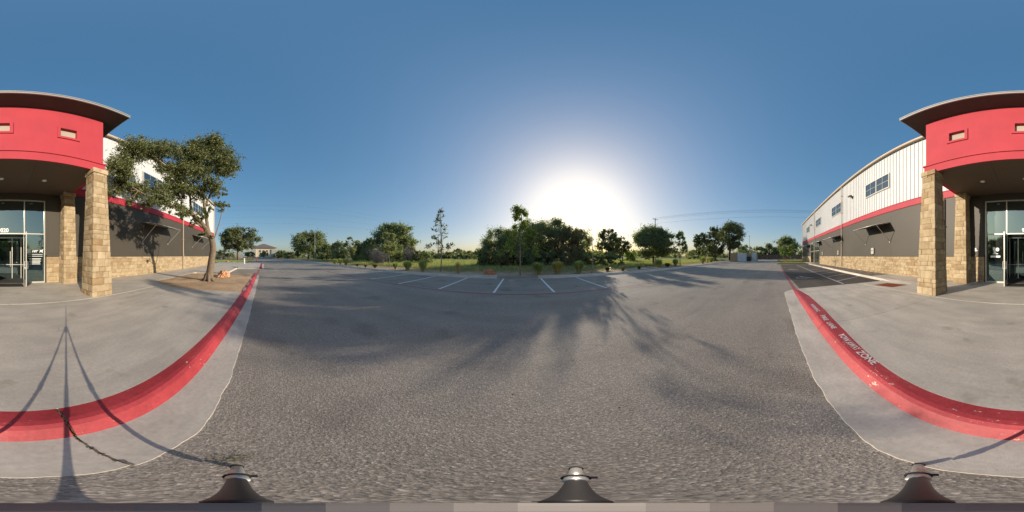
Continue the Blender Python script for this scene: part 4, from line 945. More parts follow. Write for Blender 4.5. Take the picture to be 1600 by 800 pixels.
# oaks, dense trees and bushes: (name, label, x, y, H, W, crown base, leaf material, leaves, leaf size, extras)
TR = [
 ('live_oak', 'broad live oak on the lawn between the left wing and the tan building', -61.4, -9.0, 12.7, 17.0, 3.3, 'oakleaf', 15000, .34, dict(shape='dome', open_=.3, trunk=.42, bark='bark')),
 ('live_oak', 'wide dark live oak just left of the left lamp post', -81.5, 24.1, 14.4, 20.7, 2.0, 'darkleaf', 15000, .48, dict(shape='dome', trunk=.5)),
 ('live_oak', 'tallest round topped oak above the grey brush in the meadow', -33.5, 34.4, 11.3, 14.1, 2.4, 'darkleaf', 19000, .30, dict(shape='dome', trunk=.32)),
 ('cedar_tree', 'dark narrow cedar behind the pale sapling nearest the left lamp post', -57.2, 24.0, 6.0, 6.4, .4, 'darkleaf', 3600, .36, {}),
 ('cedar_tree', 'dark cedar left of the three green grass clumps', -49.8, 25.6, 6.9, 6.6, .4, 'darkleaf', 4200, .34, {}),
 ('cedar_tree', 'dark cedar behind the grey green sapling with the white stem', -43.1, 29.1, 6.7, 7.0, .3, 'darkleaf', 4600, .32, {}),
 ('cedar_tree', 'dark tree filling the gap left of the tallest meadow oak', -42.3, 32.9, 7.7, 6.4, .4, 'darkleaf', 5000, .32, {}),
 ('scrub_tree', 'brownish scrub tree at the right foot of the tallest meadow oak', -31.2, 39.6, 6.7, 5.2, .4, 'brownleaf', 4200, .28, {}),
 ('scrub_tree', 'grey green scrub in front of the tallest meadow oak', -25.5, 27.5, 4.9, 4.6, .2, 'paleleaf', 4200, .20, {}),
 ('shrub', 'dark shrub mass behind the broad lawn oak', -75.9, -17.9, 4.6, 13.0, .2, 'darkleaf', 3600, .40, {}),
 ('shrub', 'dark green shrub at the left corner of the tan building', -87.8, -6.5, 4.0, 7.6, .2, 'darkleaf', 2600, .42, {}),
 ('small_tree', 'light green tree standing before the tan building', -95.0, 1.2, 4.3, 5.6, .8, 'paleleaf', 2400, .42, {}),
 ('shrub', 'dark bushes just right of the tan building', -104.2, 12.8, 5.2, 10.4, .2, 'darkleaf', 2600, .5, {}),
 ('shrub', 'low dark bushes between the tan building and the wide dark oak', -96.4, 17.6, 4.2, 8.9, .2, 'darkleaf', 2400, .46, {}),
 ('small_tree', 'small bright green tree under the left edge of the wide dark oak', -87.0, 19.4, 4.6, 3.4, 1.0, 'brightleaf', 1400, .4, {}),
 ('shrub', 'dark thicket right behind the left lamp post', -67.4, 25.2, 5.6, 7.5, .2, 'darkleaf', 3200, .38, {}),
 ('shrub', 'dark low bush at the right edge of the brown scrub', -24.5, 34.1, 2.9, 4.0, .1, 'darkleaf', 2600, .22, {}),
 ('shrub', 'yellow green bush left of the open meadow view', -21.6, 33.7, 2.9, 3.0, .1, 'paleleaf', 2400, .22, {}),
 ('shrub', 'low far bush left of the grey pole', -43.0, 79.1, 3.2, 9.0, .1, 'darkleaf', 1500, .45, {}),
 ('shrub', 'far dark bush right of the tall thin sapling', -36.5, 80.1, 4.0, 8.5, .1, 'darkleaf', 1700, .45, {}),
 ('small_tree', 'pale feathery far tree between two dark bushes', -28.8, 74.6, 5.4, 6.6, .3, 'paleleaf', 1600, .42, {}),
 ('shrub', 'far dark bush midway along the open meadow', -25.0, 81.3, 4.3, 7.6, .1, 'darkleaf', 1600, .45, {}),
 ('shrub', 'far dark bush ending at the big thicket', -16.0, 68.1, 4.9, 7.4, .1, 'darkleaf', 2000, .4, {}),
 ('thicket_tree', 'leftmost dark spiky tree of the big thicket', -3.4, 26.8, 6.3, 7.3, .1, 'darkleaf', 16200, 0.144, dict(depth=.7)),
 ('thicket_tree', 'dark bushy tree of the thicket above the rust boulder', -.7, 25.0, 6.0, 6.5, .1, 'darkleaf', 16200, 0.137, dict(depth=.7)),
 ('thicket_tree', 'pale topped thicket tree behind the middle sapling', 1.9, 24.9, 7.3, 6.0, .1, 'paleleaf', 15300, 0.137, dict(depth=.7)),
 ('thicket_tree', 'dark tree of the thicket right of the middle sapling', 4.1, 26.7, 7.4, 6.0, .1, 'darkleaf', 15300, 0.144, dict(depth=.7)),
 ('thicket_tree', 'tallest tree of the big thicket', 6.0, 25.3, 7.8, 6.2, .1, 'darkleaf', 17100, 0.144, dict(depth=.7)),
 ('thicket_tree', 'brownish thicket tree behind the golden grass clump', 8.0, 23.7, 6.2, 5.6, .1, 'brownleaf', 14400, 0.130, dict(depth=.7)),
 ('thicket_tree', 'rightmost brownish tree of the big thicket', 10.1, 25.1, 6.1, 5.5, .1, 'brownleaf', 13500, 0.137, dict(depth=.7)),
 ('open_oak', 'open crowned oak with sky showing through right of the thicket', 17.9, 28.9, 7.3, 6.3, 1.6, 'oakleaf', 6500, .20, dict(open_=.6, trunk=.16)),
 ('open_oak', 'small open oak between the thicket and the round dark oak', 21.9, 29.2, 6.1, 4.2, 1.5, 'oakleaf', 3800, .20, dict(open_=.6, trunk=.12)),
 ('shrub', 'low dark bush under the open crowned oak', 13.7, 22.1, 2.2, 5.4, .1, 'darkleaf', 6500, .16, {}),
 ('shrub', 'yellow green bush left of the round dark oak', 29.3, 35.4, 3.6, 4.4, .1, 'brightleaf', 2600, .24, {}),
 ('live_oak', 'round dark oak on forked trunk near the far kerb', 21.5, 19.5, 7.0, 7.4, .9, 'darkleaf', 24000, .19, dict(trunk=.16, bark='bark_dark')),
 ('open_oak', 'left oak of the row before the dumpster enclosure', 56.1, 26.4, 10.4, 7.8, 1.8, 'oakleaf', 6000, .34, dict(open_=.6, shape='dome')),
 ('open_oak', 'middle oak of the row before the dumpster enclosure', 56.2, 21.0, 12.4, 8.0, 1.6, 'oakleaf', 7500, .34, dict(open_=.6, shape='dome')),
 ('live_oak', 'tall spreading oak whose trunk rises beside the dumpster enclosure', 52.2, 14.3, 12.8, 11.4, 3.4, 'oakleaf', 11000, .31, dict(open_=.6, shape='dome', trunk=.36)),
 ('shrub', 'dark bushes at the end of the meadow left of the oak row', 66.3, 35.1, 4.5, 10.4, .1, 'darkleaf', 2600, .36, {}),
 ('juniper', 'small yellow green cone shaped juniper before the oak row', 38.1, 17.7, 4.3, 1.9, .1, 'paleleaf', 3000, .17, dict(shape='cone')),
 ('shrub', 'upright brushy shrub between the juniper and the tall spreading oak', 44.6, 17.8, 5.6, 4.2, .1, 'oakleaf', 5200, .22, {}),
 ('small_tree', 'dark tree behind the white gates of the enclosure', 76.9, 13.1, 6.8, 9.0, .3, 'darkleaf', 3400, .4, {}),
 ('small_tree', 'dark tree behind the left end of the board fence', 94.6, 8.2, 7.2, 9.5, .3, 'darkleaf', 3200, .46, {}),
 ('small_tree', 'dark pointed tree behind the middle of the board fence', 98.0, 2.7, 9.3, 8.5, .3, 'darkleaf', 3200, .46, {}),
 ('live_oak', 'broad dark oak behind the right end of the board fence', 103.7, -8.2, 14.0, 19.0, 1.0, 'darkleaf', 9000, .52, dict(shape='dome')),
 ('shrub', 'dark bush at the left skirt of the broad oak behind the fence', 98.0, -1.0, 6.2, 8.5, .1, 'darkleaf', 2600, .46, {}),
 ('shrub', 'low dark shrub at the left skirt of the big thicket', -5.2, 23.4, 2.6, 2.6, .1, 'darkleaf', 2253, .15, {}),
 ('shrub', 'low brownish shrub in front of the thicket left of the middle sapling', -2.3, 22.8, 2.2, 3.0, .1, 'brownleaf', 2600, .15, {}),
 ('shrub', 'low dark shrub in front of the thicket behind the middle sapling', 1.0, 22.2, 2.4, 3.4, .1, 'darkleaf', 2946, .15, {}),
 ('shrub', 'low dark shrub in the middle of the thicket front', 4.2, 22.6, 2.3, 3.4, .1, 'darkleaf', 2946, .15, {}),
 ('shrub', 'low brownish shrub at the thicket front behind the golden clump', 7.0, 21.9, 2.2, 3.0, .1, 'brownleaf', 2600, .15, {}),
 ('shrub', 'pale low shrub at the right skirt of the big thicket', 10.2, 23.0, 2.6, 3.2, .1, 'paleleaf', 2773, .15, {}),
 ('shrub', 'grey brown scrub left of the pale sapling before the tallest meadow oak', -28.5, 27.5, 3.4, 5.6, .1, 'brownleaf', 4853, .15, {}),
 ('shrub', 'dark scrub between the cedars and the tallest meadow oak', -36.0, 27.0, 4.2, 5.0, .1, 'darkleaf', 4333, .15, {}),
 ('shrub', 'straw green low scrub where the open meadow view begins', -19.5, 30.5, 2.4, 3.6, .1, 'paleleaf', 3120, .15, {}),
]
for i, (nm, lb, x, y, H, Wd, cb, m_, nl, sz, ex_) in enumerate(TR):
    ct = 'shrub' if nm in ('shrub', 'juniper') else 'tree'
    tree(nm, lb, x, y, H, Wd, cb, m_, nl, sz, 40+i, z0=.08, cat=ct, group={'thicket_tree': 'trees of the big thicket', 'cedar_tree': 'dark cedars left of the meadow'}.get(nm), **ex_)
SP = [
 ('pale sapling with drooping crown beside the three green clumps', -40.5, 19.7, 5.3, 2.9, 1.1, 'paleleaf', 1800, .18, 'round'),
 ('grey green sapling with white stem left of the dead brush', -29.7, 17.9, 5.6, 3.6, 1.6, 'paleleaf', 3400, .17, 'round'),
 ('pale sapling before the tallest meadow oak', -15.0, 14.9, 4.5, 3.2, 1.7, 'paleleaf', 2600, .15, 'round'),
 ('tall thin sapling with sparse leaves standing against the bright sky', -6.9, 13.5, 6.0, 2.4, 1.75, 'oakleaf', 900, .11, 'sparse'),
 ('tall middle sapling before the big thicket', .2, 13.1, 5.7, 3.2, 1.45, 'brightleaf', 4200, .11, 'sparse'),
 ('yellow green sapling at the right end of the big thicket', 6.3, 12.9, 4.0, 2.4, 1.35, 'brightleaf', 330, .085, 'round'),
 ('yellow green sapling right of the round dark oak', 21.5, 13.9, 5.4, 2.9, 2.0, 'brightleaf', 1500, .19, 'sparse'),
 ('tiny sapling before the fence, left of its twin', 75.6, 7.7, 2.9, 1.8, 1.3, 'brightleaf', 300, .3, 'round'),
 ('tiny sapling before the fence, right of its twin', 75.8, 5.0, 2.9, 1.8, 1.3, 'brightleaf', 300, .3, 'round'),
 ('bright green sapling behind the red hydrant', 75.9, -4.5, 5.4, 4.0, 1.6, 'brightleaf', 1100, .36, 'round'),
 ('tallest bright green sapling beside the red hydrant', 50.8, -5.4, 5.2, 3.0, 1.4, 'brightleaf', 1500, .27, 'round'),
 ('bright sapling against the corner of the right wing', 75.0, -12.5, 6.2, 3.8, 1.6, 'brightleaf', 1100, .36, 'round'),
]
for i, (lb, x, y, H, Wd, cb, m_, nl, sz, sh) in enumerate(SP):
    tree('sapling', lb, x, y, H, Wd, cb, m_, nl, sz, 140+i, z0=.1, trunk=.045 if abs(x) < 45 else .07, bark='sapbark', shape='vase' if sh == 'round' else 'cone', open_=1 if sh == 'sparse' else .2, group='staked saplings round the lot', nblob=60 if sh == 'sparse' else 34, per=3 if nl < 1000 and sh == 'sparse' or nl < 450 else 7)
# leafless grey brush
def brush(label, x, y, H, Wd, n, seed):
    rr = random.Random(seed); root = empty('dead_brush', (x, y, .1), label, 'brush', 'grey leafless brush in the meadow'); b = MB()
    for i in range(n):
        a = rr.uniform(0, 6.28); t = rr.uniform(.1, 1.0); h = H*rr.uniform(.55, 1)*(1-.35*t)
        p = Vector((x+rr.uniform(-.15, .15)*Wd, y+rr.uniform(-.15, .15)*Wd, .08)); q = Vector((x+math.cos(a)*Wd/2*t, y+math.sin(a)*Wd/2*t, .1+h))
        e = limb(b, p, q, .035, .010, rr, 3, 4, .10)
        for _ in range(5):
            s_ = e[rr.randint(1, 4)]; d = Vector((rr.gauss(0, .5), rr.gauss(0, .5), rr.uniform(.3, 1)))*H*.22; limb(b, s_, s_+d, .014, .006, rr, 3, 2, .1)
    b.build('twigs', M['dead'], root)
brush('grey leafless brush left of the small sapling in the meadow', -21.0, 18.6, 3.4, 4.6, 130, 1)
brush('grey leafless brush at the right foot of the tallest meadow oak', -24.6, 30.5, 4.6, 4.4, 110, 2)
brush('grey leafless brush low behind the yellow green meadow edge', -31.5, 27.0, 3.8, 4.4, 90, 3)

# ornamental grass clumps and small perennials along the kerb
def clump_mesh(seed, H, Rr, n, m, wd=.012, name='blades'):
    rr = random.Random(seed); V = []; Fc = []
    for i in range(n):
        a = rr.uniform(0, 6.28); r0 = rr.uniform(0, .22)*Rr; sp = rr.uniform(.05, 1)**.8; h = H*rr.uniform(.55, 1.08)*(1-.12*sp)
        dx, dy = math.cos(a), math.sin(a); nx, ny = -dy*wd, dx*wd; k = len(V)
        for t, f in ((0, 1), (.4, .9), (.75, .6), (1, .08)):
            rad = r0+Rr*sp*(t**2.0); z = h*(1-(1-t)**1.35) - h*.10*sp*max(0, t-.75)*4
            V += [(dx*rad-nx*f, dy*rad-ny*f, z), (dx*rad+nx*f, dy*rad+ny*f, z)]
        for j in range(3): Fc.append((k+2*j, k+2*j+1, k+2*j+3, k+2*j+2))
    me = bpy.data.meshes.new(name); me.from_pydata(V, [], Fc); me.materials.append(m); me.update(); return me
CM = {'g': clump_mesh(1, 1.15, .85, 1000, M['blade'], .018), 'h': clump_mesh(2, 1.2, .72, 1000, M['blade'], .018), 'y': clump_mesh(3, 1.15, .85, 1000, M['yblade'], .018), 's': clump_mesh(4, .45, .42, 500, M['oakleaf'], .03), 'w': clump_mesh(5, .5, .45, 260, M['drygrass'], .014), 'p': clump_mesh(6, 1.6, .6, 360, M['yblade'], .012)}
GC = [('g', -26.6, 12.9, .95, 'left grass clump of the trio beyond the left lamp post'), ('h', -25.1, 13.2, .95, 'middle grass clump of the trio beyond the left lamp post'), ('g', -23.6, 13.4, 1.0, 'right grass clump of the trio beyond the left lamp post'),
 ('s', -19.4, 12.9, .9, 'low dark tuft first right of the grass trio'), ('s', -17.3, 12.8, .8, 'low dark tuft second right of the grass trio'), ('s', -15.6, 13.0, 1.1, 'low dark tuft just left of the pale sapling'),
 ('h', -12.4, 13.3, .72, 'first green clump right of the pale sapling'), ('g', -10.6, 13.2, .95, 'second green clump right of the pale sapling'), ('h', -8.75, 13.3, 1.0, 'large green clump left of the tall thin sapling'),
 ('g', 1.7, 13.5, .92, 'arching green clump right of the middle sapling'), ('y', 3.45, 13.8, .98, 'golden grass clump before the thicket'), ('h', 5.2, 13.2, .98, 'upright green clump left of the yellow green sapling'),
 ('s', 8.3, 13.5, 1.0, 'leafy tuft first right of the yellow green sapling'), ('w', 9.8, 13.0, 1.1, 'dry tuft second right of the yellow green sapling'), ('s', 12.3, 13.3, .8, 'low tuft left of the round dark oak'),
 ('g', 15.9, 13.6, 1.05, 'green clump at the foot of the round dark oak'), ('s', 17.3, 13.2, 1.3, 'dark tuft right of the round dark oak'), ('h', 19.6, 13.5, .95, 'green clump left of the airy yellow green sapling'),
 ('h', 28.8, 13.4, 1.25, 'dark clump first in the trio before the juniper'), ('p', 31.8, 13.7, .95, 'plumed clump in the middle of the trio before the juniper'), ('g', 35.2, 14.2, 1.2, 'clump last in the trio before the juniper'),
 ('w', -2.0, 13.9, .5, 'thin weed beside the rust boulder'), ('p', -5.0, 13.0, .7, 'thin tall weed right of the tall thin sapling')]
rr = random.Random(9)
for k_, x, y, s_, lb in GC:
    o = empty('grass_clump', (x, y, .1), lb, 'ornamental grass', 'grass clumps along the far kerb')
    c = bpy.data.objects.new('blades', CM[k_]); col.objects.link(c); c.parent = o; c.scale = (s_, s_, s_); c.rotation_euler = (0, 0, rr.uniform(0, 6))
# meadow grass, weeds in the dirt strip, lawn grass
def blades(name, label, pts, h, wd, m, seed):
    rng = np.random.default_rng(seed); n = len(pts); a = rng.uniform(0, 2*np.pi, n); hh = h*rng.uniform(.45, 1.15, n); wv = wd*rng.uniform(.6, 1.3, n)
    dx, dy = np.cos(a)*wv, np.sin(a)*wv; l = rng.normal(size=(n, 2))*hh[:, None]*.3; z = pts[:, 2]
    V = np.stack([np.stack([pts[:, 0]-dx, pts[:, 1]-dy, z-.03], 1), np.stack([pts[:, 0]+dx, pts[:, 1]+dy, z-.03], 1), np.stack([pts[:, 0]+l[:, 0], pts[:, 1]+l[:, 1], z+hh], 1)], 1).reshape(-1, 3)
    o = npmesh(name, V, np.arange(3*n).reshape(n, 3), m, kind='stuff'); o['label'] = label; return o
rng = np.random.default_rng(8)
def scatter(n, x0, x1, y0, y1, p=1.5, keep=None):
    x = rng.uniform(x0, x1, n); y = y0+(y1-y0)*rng.uniform(0, 1, n)**p
    if keep is not None: k = keep(x, y); x, y = x[k], y[k]
    return np.stack([x, y, fieldz(x, y)], 1)
den = lambda x, y: (np.sin(x*.45+1.3*np.sin(y*.3))+np.sin(y*.5+x*.21)+rng.normal(size=len(x))*.7) > -.2
blades('meadow_grass', 'tall yellow green meadow grass', scatter(80000, -45, 55, 17.0, 60, 1.7), .42, .022, M['meadow'], 1)
blades('dry_grass', 'dry straw coloured grass tufts', scatter(42000, -34, 40, 14.6, 24, 1.4, den), .26, .014, M['drygrass'], 2)
blades('weeds', 'sparse dry weeds in the sandy strip', scatter(16000, -24, 26, 12.3, 15.5, 1.0, den), .11, .010, M['drygrass'], 3)
_p = np.concatenate([np.stack([rng.uniform(-60, -36, 16000), rng.uniform(-22, -3.6, 16000), np.full(16000, .13)], 1), np.stack([rng.uniform(36.8, 60, 8000), rng.uniform(-12, -2.2, 8000), np.full(8000, .13)], 1)])
blades('lawn_grass', 'short mown grass beyond both wings', _p, .10, .03, M['meadow'], 4)

# ------------------------------------------------------------------ street furniture and far things
def boulder(label, x, y, z, sx, sy, sz, seed, m='rock'):
    import bmesh
    from mathutils import noise as mn
    bm = bmesh.new(); bmesh.ops.create_icosphere(bm, subdivisions=4, radius=1)
    for v in bm.verts:
        d = v.co.copy(); f = 1+.32*mn.noise(d*1.3+Vector((seed, 0, 0)))+.20*mn.noise(d*3.1+Vector((0, seed, 0)))+.10*mn.noise(d*7+Vector((seed, seed, 0)))
        f -= .10*abs(mn.noise(d*5+Vector((seed, 2, 1))))*3
        v.co = Vector((d.x*sx*f, d.y*sy*f, max(-.25, d.z*f)*sz))
    me = bpy.data.meshes.new('boulder'); bm.to_mesh(me); bm.free(); me.materials.append(M[m])
    o = bpy.data.objects.new('boulder', me); col.objects.link(o); o.location = (x, y, z); return tag(o, label, 'boulder')
boulder('pitted rust coloured boulder in the mulch behind the near oak', -10.9, -2.6, .22, .62, .42, .42, 3)
boulder('rust coloured boulder in the sandy strip before the thicket', -2.38, 13.3, .16, .50, .36, .34, 8)
boulder('small orange boulder on the lawn past the left wing', -38.5, -8.2, .15, .8, .4, .3, 5)
boulder('pale boulder under the small sapling by the right wing', 72, -9.5, .15, .9, .5, .35, 6, 'stone')

def lamp_post(label, x, y, H, az, twin=False):
    r = empty('lamp_post', (x, y, .1), label, 'lamp post', 'lamp posts of the parking lot')
    b_ = MB().lathe((x, y, .05), [(.30, 0), (.30, .70), (.27, .74), (0, .74)], 16).build('concrete_base', M['gutter'], r)
    MB().box(x-.16, y-.16, .78, x+.16, y+.16, .81).tube([(x, y, .8), (x, y, H)], [.085, .065], 8).build('pole', M['pole'], r)
    dx, dy = math.sin(az), math.cos(az)
    MB().tube([(x, y, H-.15), (x+dx*.5, y+dy*.5, H-.10)], .035, 6).build('arm', M['pole'], r)
    h = MB().obox((x+dx*.85, y+dy*.85, H-.08), Vector((dx, dy, 0))*.38, Vector((-dy, dx, 0))*.20, Vector((0, 0, .09))).build('lamp_head', M['pole'], r); bevel(h, .04)
    MB().obox((x+dx*.85, y+dy*.85, H-.175), Vector((dx, dy, 0))*.28, Vector((-dy, dx, 0))*.15, Vector((0, 0, .006))).build('lens', M['alu'], h)
lamp_post('tall grey lamp post on concrete base left of the cedars', -48.2, 16.3, 9.4, -1.9)
lamp_post('tall grey lamp post rising behind the dumpster enclosure', 60.5, 9.1, 9.1, -1.7)
def utility_pole(label, x, y, H, arms):
    r = empty('utility_pole', (x, y, .0), label, 'utility pole')
    MB().tube([(x, y, 0), (x, y, H)], [.17, .11], 8).build('pole', M['woodpole'], r)
    d = Vector((math.cos(arms), math.sin(arms), 0))
    ca = MB().obox((x, y, H-.35), d*1.15, Vector((-d.y, d.x, 0))*.05, Vector((0, 0, .06))).build('crossarm', M['woodpole'], r)
    for k in (-1, -.45, .45, 1):
        MB().lathe((x+d.x*k*1.05, y+d.y*k*1.05, H-.29), [(.03, 0), (.05, .05), (.03, .1), (.045, .15), (.0, .18)], 8).build('insulator', M['pole'], ca)
utility_pole('tall utility pole with crossarm behind the round dark oak', 38.1, 33.9, 13.6, 0.0)
utility_pole('weathered pole behind the tall thin sapling', -32.8, 61.8, 11.0, 0.4)
def wire(label, pts, sag, r=.016):
    b = MB()
    for p, q in zip(pts[:-1], pts[1:]):
        p, q = Vector(p), Vector(q); b.tube([p.lerp(q, i/24)-Vector((0, 0, sag*4*(i/24)*(1-i/24))) for i in range(25)], r, 4)
    b.build('power_line', M['wire'], loc=None, label=label, cat='power line', group='overhead power lines')
for i, (dx, dz, t) in enumerate(((-1, 0, 'left'), (0, .05, 'middle'), (1.05, 0, 'right'))):
    wire('overhead wire on the %s of the crossarm running behind the right wing' % t, [(38.1+dx, 33.9, 13.5+dz), (40+dx, -22, 13.3+dz), (42+dx, -90, 13)], .7)
wire('lowest wire of the pole behind the round dark oak', [(38.1, 33.7, 11.9), (40, -22, 11.7)], .6)
for i, (dx, z, t) in enumerate(((0, 13.2, 'topmost'), (1.2, 12.4, 'second highest'), (2, 10.9, 'third highest'), (2, 9.4, 'lowest'))):
    wire('%s overhead wire crossing the sky over the left end of the lot' % t, [(-38-dx, -95, z+2), (-36-dx, -8, z), (-34-dx, 80, z+1)], .5, .007)

def hydrant(label, x, y, z, s=1.0):
    r = empty('fire_hydrant', (x, y, z), label, 'fire hydrant', 'red fire hydrants')
    MB().lathe((x, y, z), [(.17*s, 0), (.17*s, .04*s), (.10*s, .05*s), (.10*s, .55*s), (.14*s, .56*s), (.14*s, .60*s), (.11*s, .68*s), (.05*s, .76*s), (.03*s, .82*s), (0, .82*s)], 14).build('barrel', M['hydrant'], r)
    for dx, dy in ((1, 0), (-1, 0), (0, 1)): MB().tube([(x, y, z+.42*s), (x+dx*.2*s, y+dy*.2*s, z+.42*s)], .06*s, 8).build('nozzle', M['hydrant'], r)
hydrant('red fire hydrant on the island past the right wing', 54.0, -3.9, .12, 1.2); hydrant('red fire hydrant by the kerb far down the left side', -50.9, -1.5, .0, 1.2)
bl = MB().lathe((-30.6, -3.3, .14), [(.16, 0), (.16, .95), (.14, 1.03), (.08, 1.08), (0, 1.1)], 16).build('bollard', M['whitegate'], None, smooth=False, label='single white bollard on the left sidewalk island', cat='bollard')

# dumpster enclosure
en = empty('dumpster_enclosure', (44.2, 9.0, .0), 'dumpster enclosure with tan board side and white gates', 'enclosure')
for i in range(13): MB().box(44.2, 9.95+i*.15, .12, 44.26, 9.95+i*.15+.14, 2.45).build('board', M['tan_board'], en)
MB().box(44.2, 11.9, 0, 50.5, 12.1, 2.3).box(50.3, 5.0, 0, 50.5, 11.9, 2.4).build('rear_wall', M['tan_board'], en)
for i, (ya, yb, xx, h) in enumerate(((8.75, 9.85, 44.2, 2.42), (7.55, 8.70, 44.25, 2.42), (5.2, 6.45, 48.0, 2.55))):
    g_ = MB().box(xx-.03, ya, .15, xx+.03, yb, h).build('gate', M['whitegate'], en)
    n = 6
    for k in range(n): MB().box(xx-.055, ya+(yb-ya)*k/n+.012, .2, xx-.03, ya+(yb-ya)*(k+1)/n-.012, h-.05).build('board', M['whitegate'], g_)
for (x, y) in ((44.2, 9.9), (44.2, 7.5), (48.0, 6.5), (48.0, 5.15)): MB().box(x-.07, y-.07, 0, x+.07, y+.07, 2.6).build('post', M['pole'], en)
dp = empty('dumpster', (47.0, 7.3, 0), 'dark dumpster seen in the gap between the white gates', 'dumpster')
MB().add([(x, y, z) for z, e in ((.15, 0), (1.25, .12)) for x, y in ((46.2-e, 6.6), (48.0, 6.6), (48.0, 8.4), (46.2-e, 8.4))], [(0,3,2,1),(4,5,6,7),(0,1,5,4),(1,2,6,5),(2,3,7,6),(3,0,4,7)]).build('dumpster_body', M['bin'], dp)
MB().add([(46.0, 6.55, 1.27), (48.05, 6.55, 1.5), (48.05, 8.45, 1.5), (46.0, 8.45, 1.27), (46.0, 6.55, 1.31), (48.05, 6.55, 1.54), (48.05, 8.45, 1.54), (46.0, 8.45, 1.31)], [(0,3,2,1),(4,5,6,7),(0,1,5,4),(1,2,6,5),(2,3,7,6),(3,0,4,7)]).build('lid', M['black'], dp)
MB().box(43.2, 5, -.02, 50.5, 9.9, .03).build('concrete_apron', M['gutter'], kind='structure', label='concrete apron under the dumpster enclosure')
# board fence at the right end of the lot
fe = empty('board_fence', (81.4, -2, .1), 'long brown board fence at the far right end of the lot', 'fence')
fb_ = MB(); rr = random.Random(2)
for i in range(170):
    y = 10.2-i*.16; h = 2.35+rr.uniform(-.02, .02); fb_.box(81.36, y, .1, 81.40+rr.uniform(0, .01), y+.15, h)
fb_.build('board', M['fence'], fe, kind='stuff')
MB().box(81.41, -17, .5, 81.47, 10.3, .6).box(81.41, -17, 1.9, 81.47, 10.3, 2.0).build('rail', M['fence'], fe)
for i in range(12): MB().box(81.48, 10-i*2.4, .0, 81.58, 10.1-i*2.4, 2.3).build('post', M['fence'], fe)
ek = MB()
for i in range(14): ek = MB().box(79.0, 9.8-i*1.9, -.02, 79.3, 9.8-i*1.9+1.85, .15); ek.build('kerb_section', M['kerbred'] if i % 3 else M['gutter'], front_kerb)
MB().box(79.3, -30, -.03, 130, 11.6, .12).build('verge', M['lawn'], kind='structure', label='brown verge under the board fence')

# tan two storey building down the left side
tb2 = empty('tan_building', (-110, 1.3, 0), 'distant tan two storey building with brown hip roof', 'building')
bx0, bx1, by0, by1, bh = -126, -110, -7.0, 9.8, 7.0
MB().box(bx0, by0, 0, bx1, by1, bh).build('wall', M['tanwall'], tb2)
MB().box(bx1+.002, by0, 0, bx1+.12, by1, 1.2).build('stone_base', M['palewall'], tb2)
for a, b_ in ((by0-.01, by0+3.2), (by1-3.2, by1+.01)): MB().box(bx1+.002, a, 1.2, bx1+.5, b_, 6.2).build('corner_pavilion', M['palewall'], tb2)
e = .8; rf = MB(); rf.v = [(bx0-e, by0-e, bh), (bx1+e, by0-e, bh), (bx1+e, by1+e, bh), (bx0-e, by1+e, bh), ((bx0+bx1)/2, (by0+by1)/2-.6, 10.4), ((bx0+bx1)/2, (by0+by1)/2+.6, 10.4)]
rf.f = [(0, 1, 4), (1, 2, 5, 4), (2, 3, 5), (3, 0, 4, 5), (0, 3, 2, 1)]; rf.build('roof', M['roof'], tb2)
for z in (1.6, 4.4):
    for y in (-1.5, .9, 3.2):
        wf = MB().box(bx1+.13, y-.02, z-.05, bx1+.16, y+1.12, z+1.15).build('window', M['palewall'], tb2)
        MB().box(bx1+.17, y+.05, z, bx1+.19, y+1.05, z+1.1).build('pane', M['darkglass'], wf)
for i, (yy, lb) in enumerate(((-4.6, 'white parked car before the left part of the tan building'), (-.4, 'white parked car before the middle of the tan building'))):
    cr = empty('parked_car', (-92, yy, 0), lb, 'car', 'cars parked before the tan building')
    def prof_(p, yw): return [(-92+x, yy+yw, z) for x, z in p]
    body = [(-2.2, .3), (2.2, .3), (2.25, .75), (1.5, .92), (-2.0, .95), (-2.25, .7)]; cab = [(-1.7, .95), (1.1, .93), (.5, 1.45), (-1.2, 1.45)]
    for nm, pr, hw, m_ in (('body', body, .88, 'carwhite'), ('cabin', cab, .76, 'darkglass')):
        n = len(pr); b = MB(); b.v = prof_(pr, -hw)+prof_(pr, hw); b.f = [tuple(range(n)), tuple(range(2*n-1, n-1, -1))]+[(k, n+k, n+(k+1) % n, (k+1) % n) for k in range(n)]; o = b.build(nm, M[m_], cr); bevel(o, .06)
    for dx in (-1.35, 1.35):
        for s_ in (-1, 1): MB().tube([(-92+dx, yy+s_*.72, .32), (-92+dx, yy+s_*.92, .32)], .32, 14).build('wheel', M['tyre'], cr)
# low rail fence behind the lawn oak
rf_ = empty('rail_fence', (-70, -14, .1), 'low pale rail fence behind the broad lawn oak', 'fence')
for i in range(9): MB().box(-70.05, -20+i*2.2, .1, -69.95, -19.9+i*2.2, 1.3).build('post', M['palewall'], rf_)
MB().box(-70.03, -20, .5, -69.97, -2.3, .62).box(-70.03, -20, 1.05, -69.97, -2.3, 1.17).build('rail', M['palewall'], rf_)

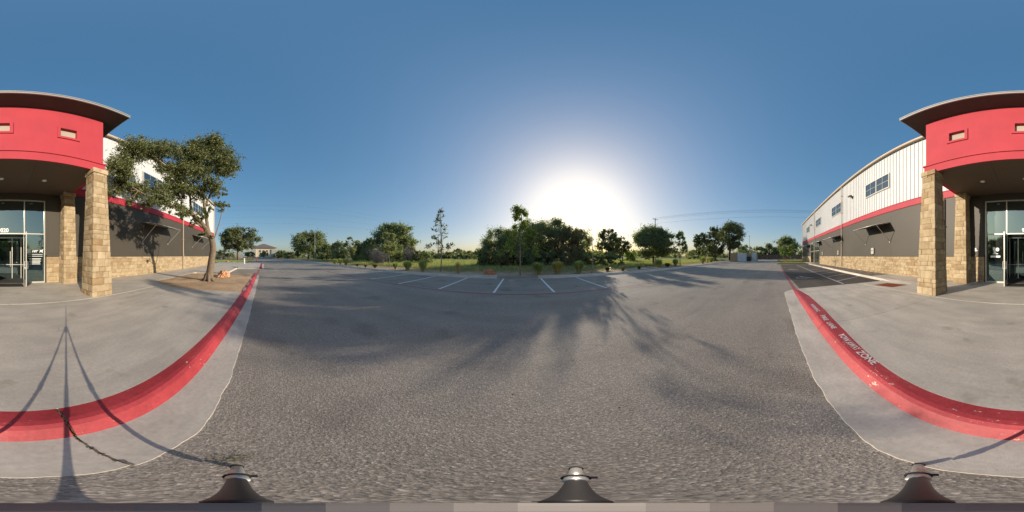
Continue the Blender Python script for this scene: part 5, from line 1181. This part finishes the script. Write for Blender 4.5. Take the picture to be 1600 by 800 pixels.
# ------------------------------------------------------------------ the tripod under the viewpoint
tp = empty('tripod', (0, 0, 0), 'tripod with three silver and black legs under the viewpoint', 'tripod')
MB().lathe((0, 0, .93), [(.0, 0), (.026, .0), (.034, .02), (.034, .06), (.020, .07), (.009, .08), (.009, .44), (0, .445)], 16).build('centre_column', M['collar'], tp, smooth=False)
for az, rr_ in ((-98.75, .46), (20.5, .44), (140.9, .475)):
    a = math.radians(az); d = Vector((math.sin(a), math.cos(a), 0)); zf = 0 if az != 140.9 else .012
    P0 = d*.034+Vector((0, 0, .965)); P1 = d*rr_+Vector((0, 0, zf+.012)); f = lambda t: P0.lerp(P1, t)
    lg = MB().tube([f(0), f(.02), f(.36), f(.39)], [.008, .010, .013, .013], 12).build('leg', M['legblack'], tp, smooth=True)
    MB().tube([f(.39), f(.50)], .0175, 12).build('leg_tube', M['legsilver'], lg, smooth=True); MB().tube([f(.50), f(.97)], .0155, 12).build('leg_tube', M['legsilver'], lg, smooth=True)
    q = d.cross(Vector((0, 0, 1)))
    MB().tube([f(.485), f(.51)], .023, 12).obox(f(.50)+q*.024, d*.006, q*.008, Vector((0, 0, .010))).build('clamp', M['legblack'], lg)
    MB().tube([f(.93), f(.955)], .020, 12).build('clamp', M['legblack'], lg); MB().lathe((P1.x, P1.y, zf), [(.018, 0), (.016, .02), (.012, .03)], 12).build('foot', M['black'], lg)

# far off wood beyond the meadow, one mass
rng = np.random.default_rng(77); cl = []
for i in range(420):
    a = math.radians(rng.uniform(-86, 88)); d = rng.uniform(125, 165); h = 2.0+2.6*abs(math.sin(a*9+1))+1.5*abs(math.sin(a*23))+rng.uniform(0, 1.2)
    if math.cos(a)*d < 14: continue
    for z in (h*.35, h*.75): cl.append((math.sin(a)*d, math.cos(a)*d, z, 2.2+rng.uniform(0, 1.2)))
P_ = blob_points(cl, 42000, rng, .75, .3); P_[:, 2] = np.maximum(P_[:, 2], .1)
o = leaf_mesh(P_, .85, rng, 'distant_woods', M['darkleaf'], None, aspect=.8); o['kind'] = 'stuff'; o['label'] = 'low line of far woods beyond the meadow'

#print("TRIS", sum(sum(len(p.vertices)-2 for p in me.polygons) if len(me.polygons) < 5000 else 2*len(me.polygons) for me in bpy.data.meshes))
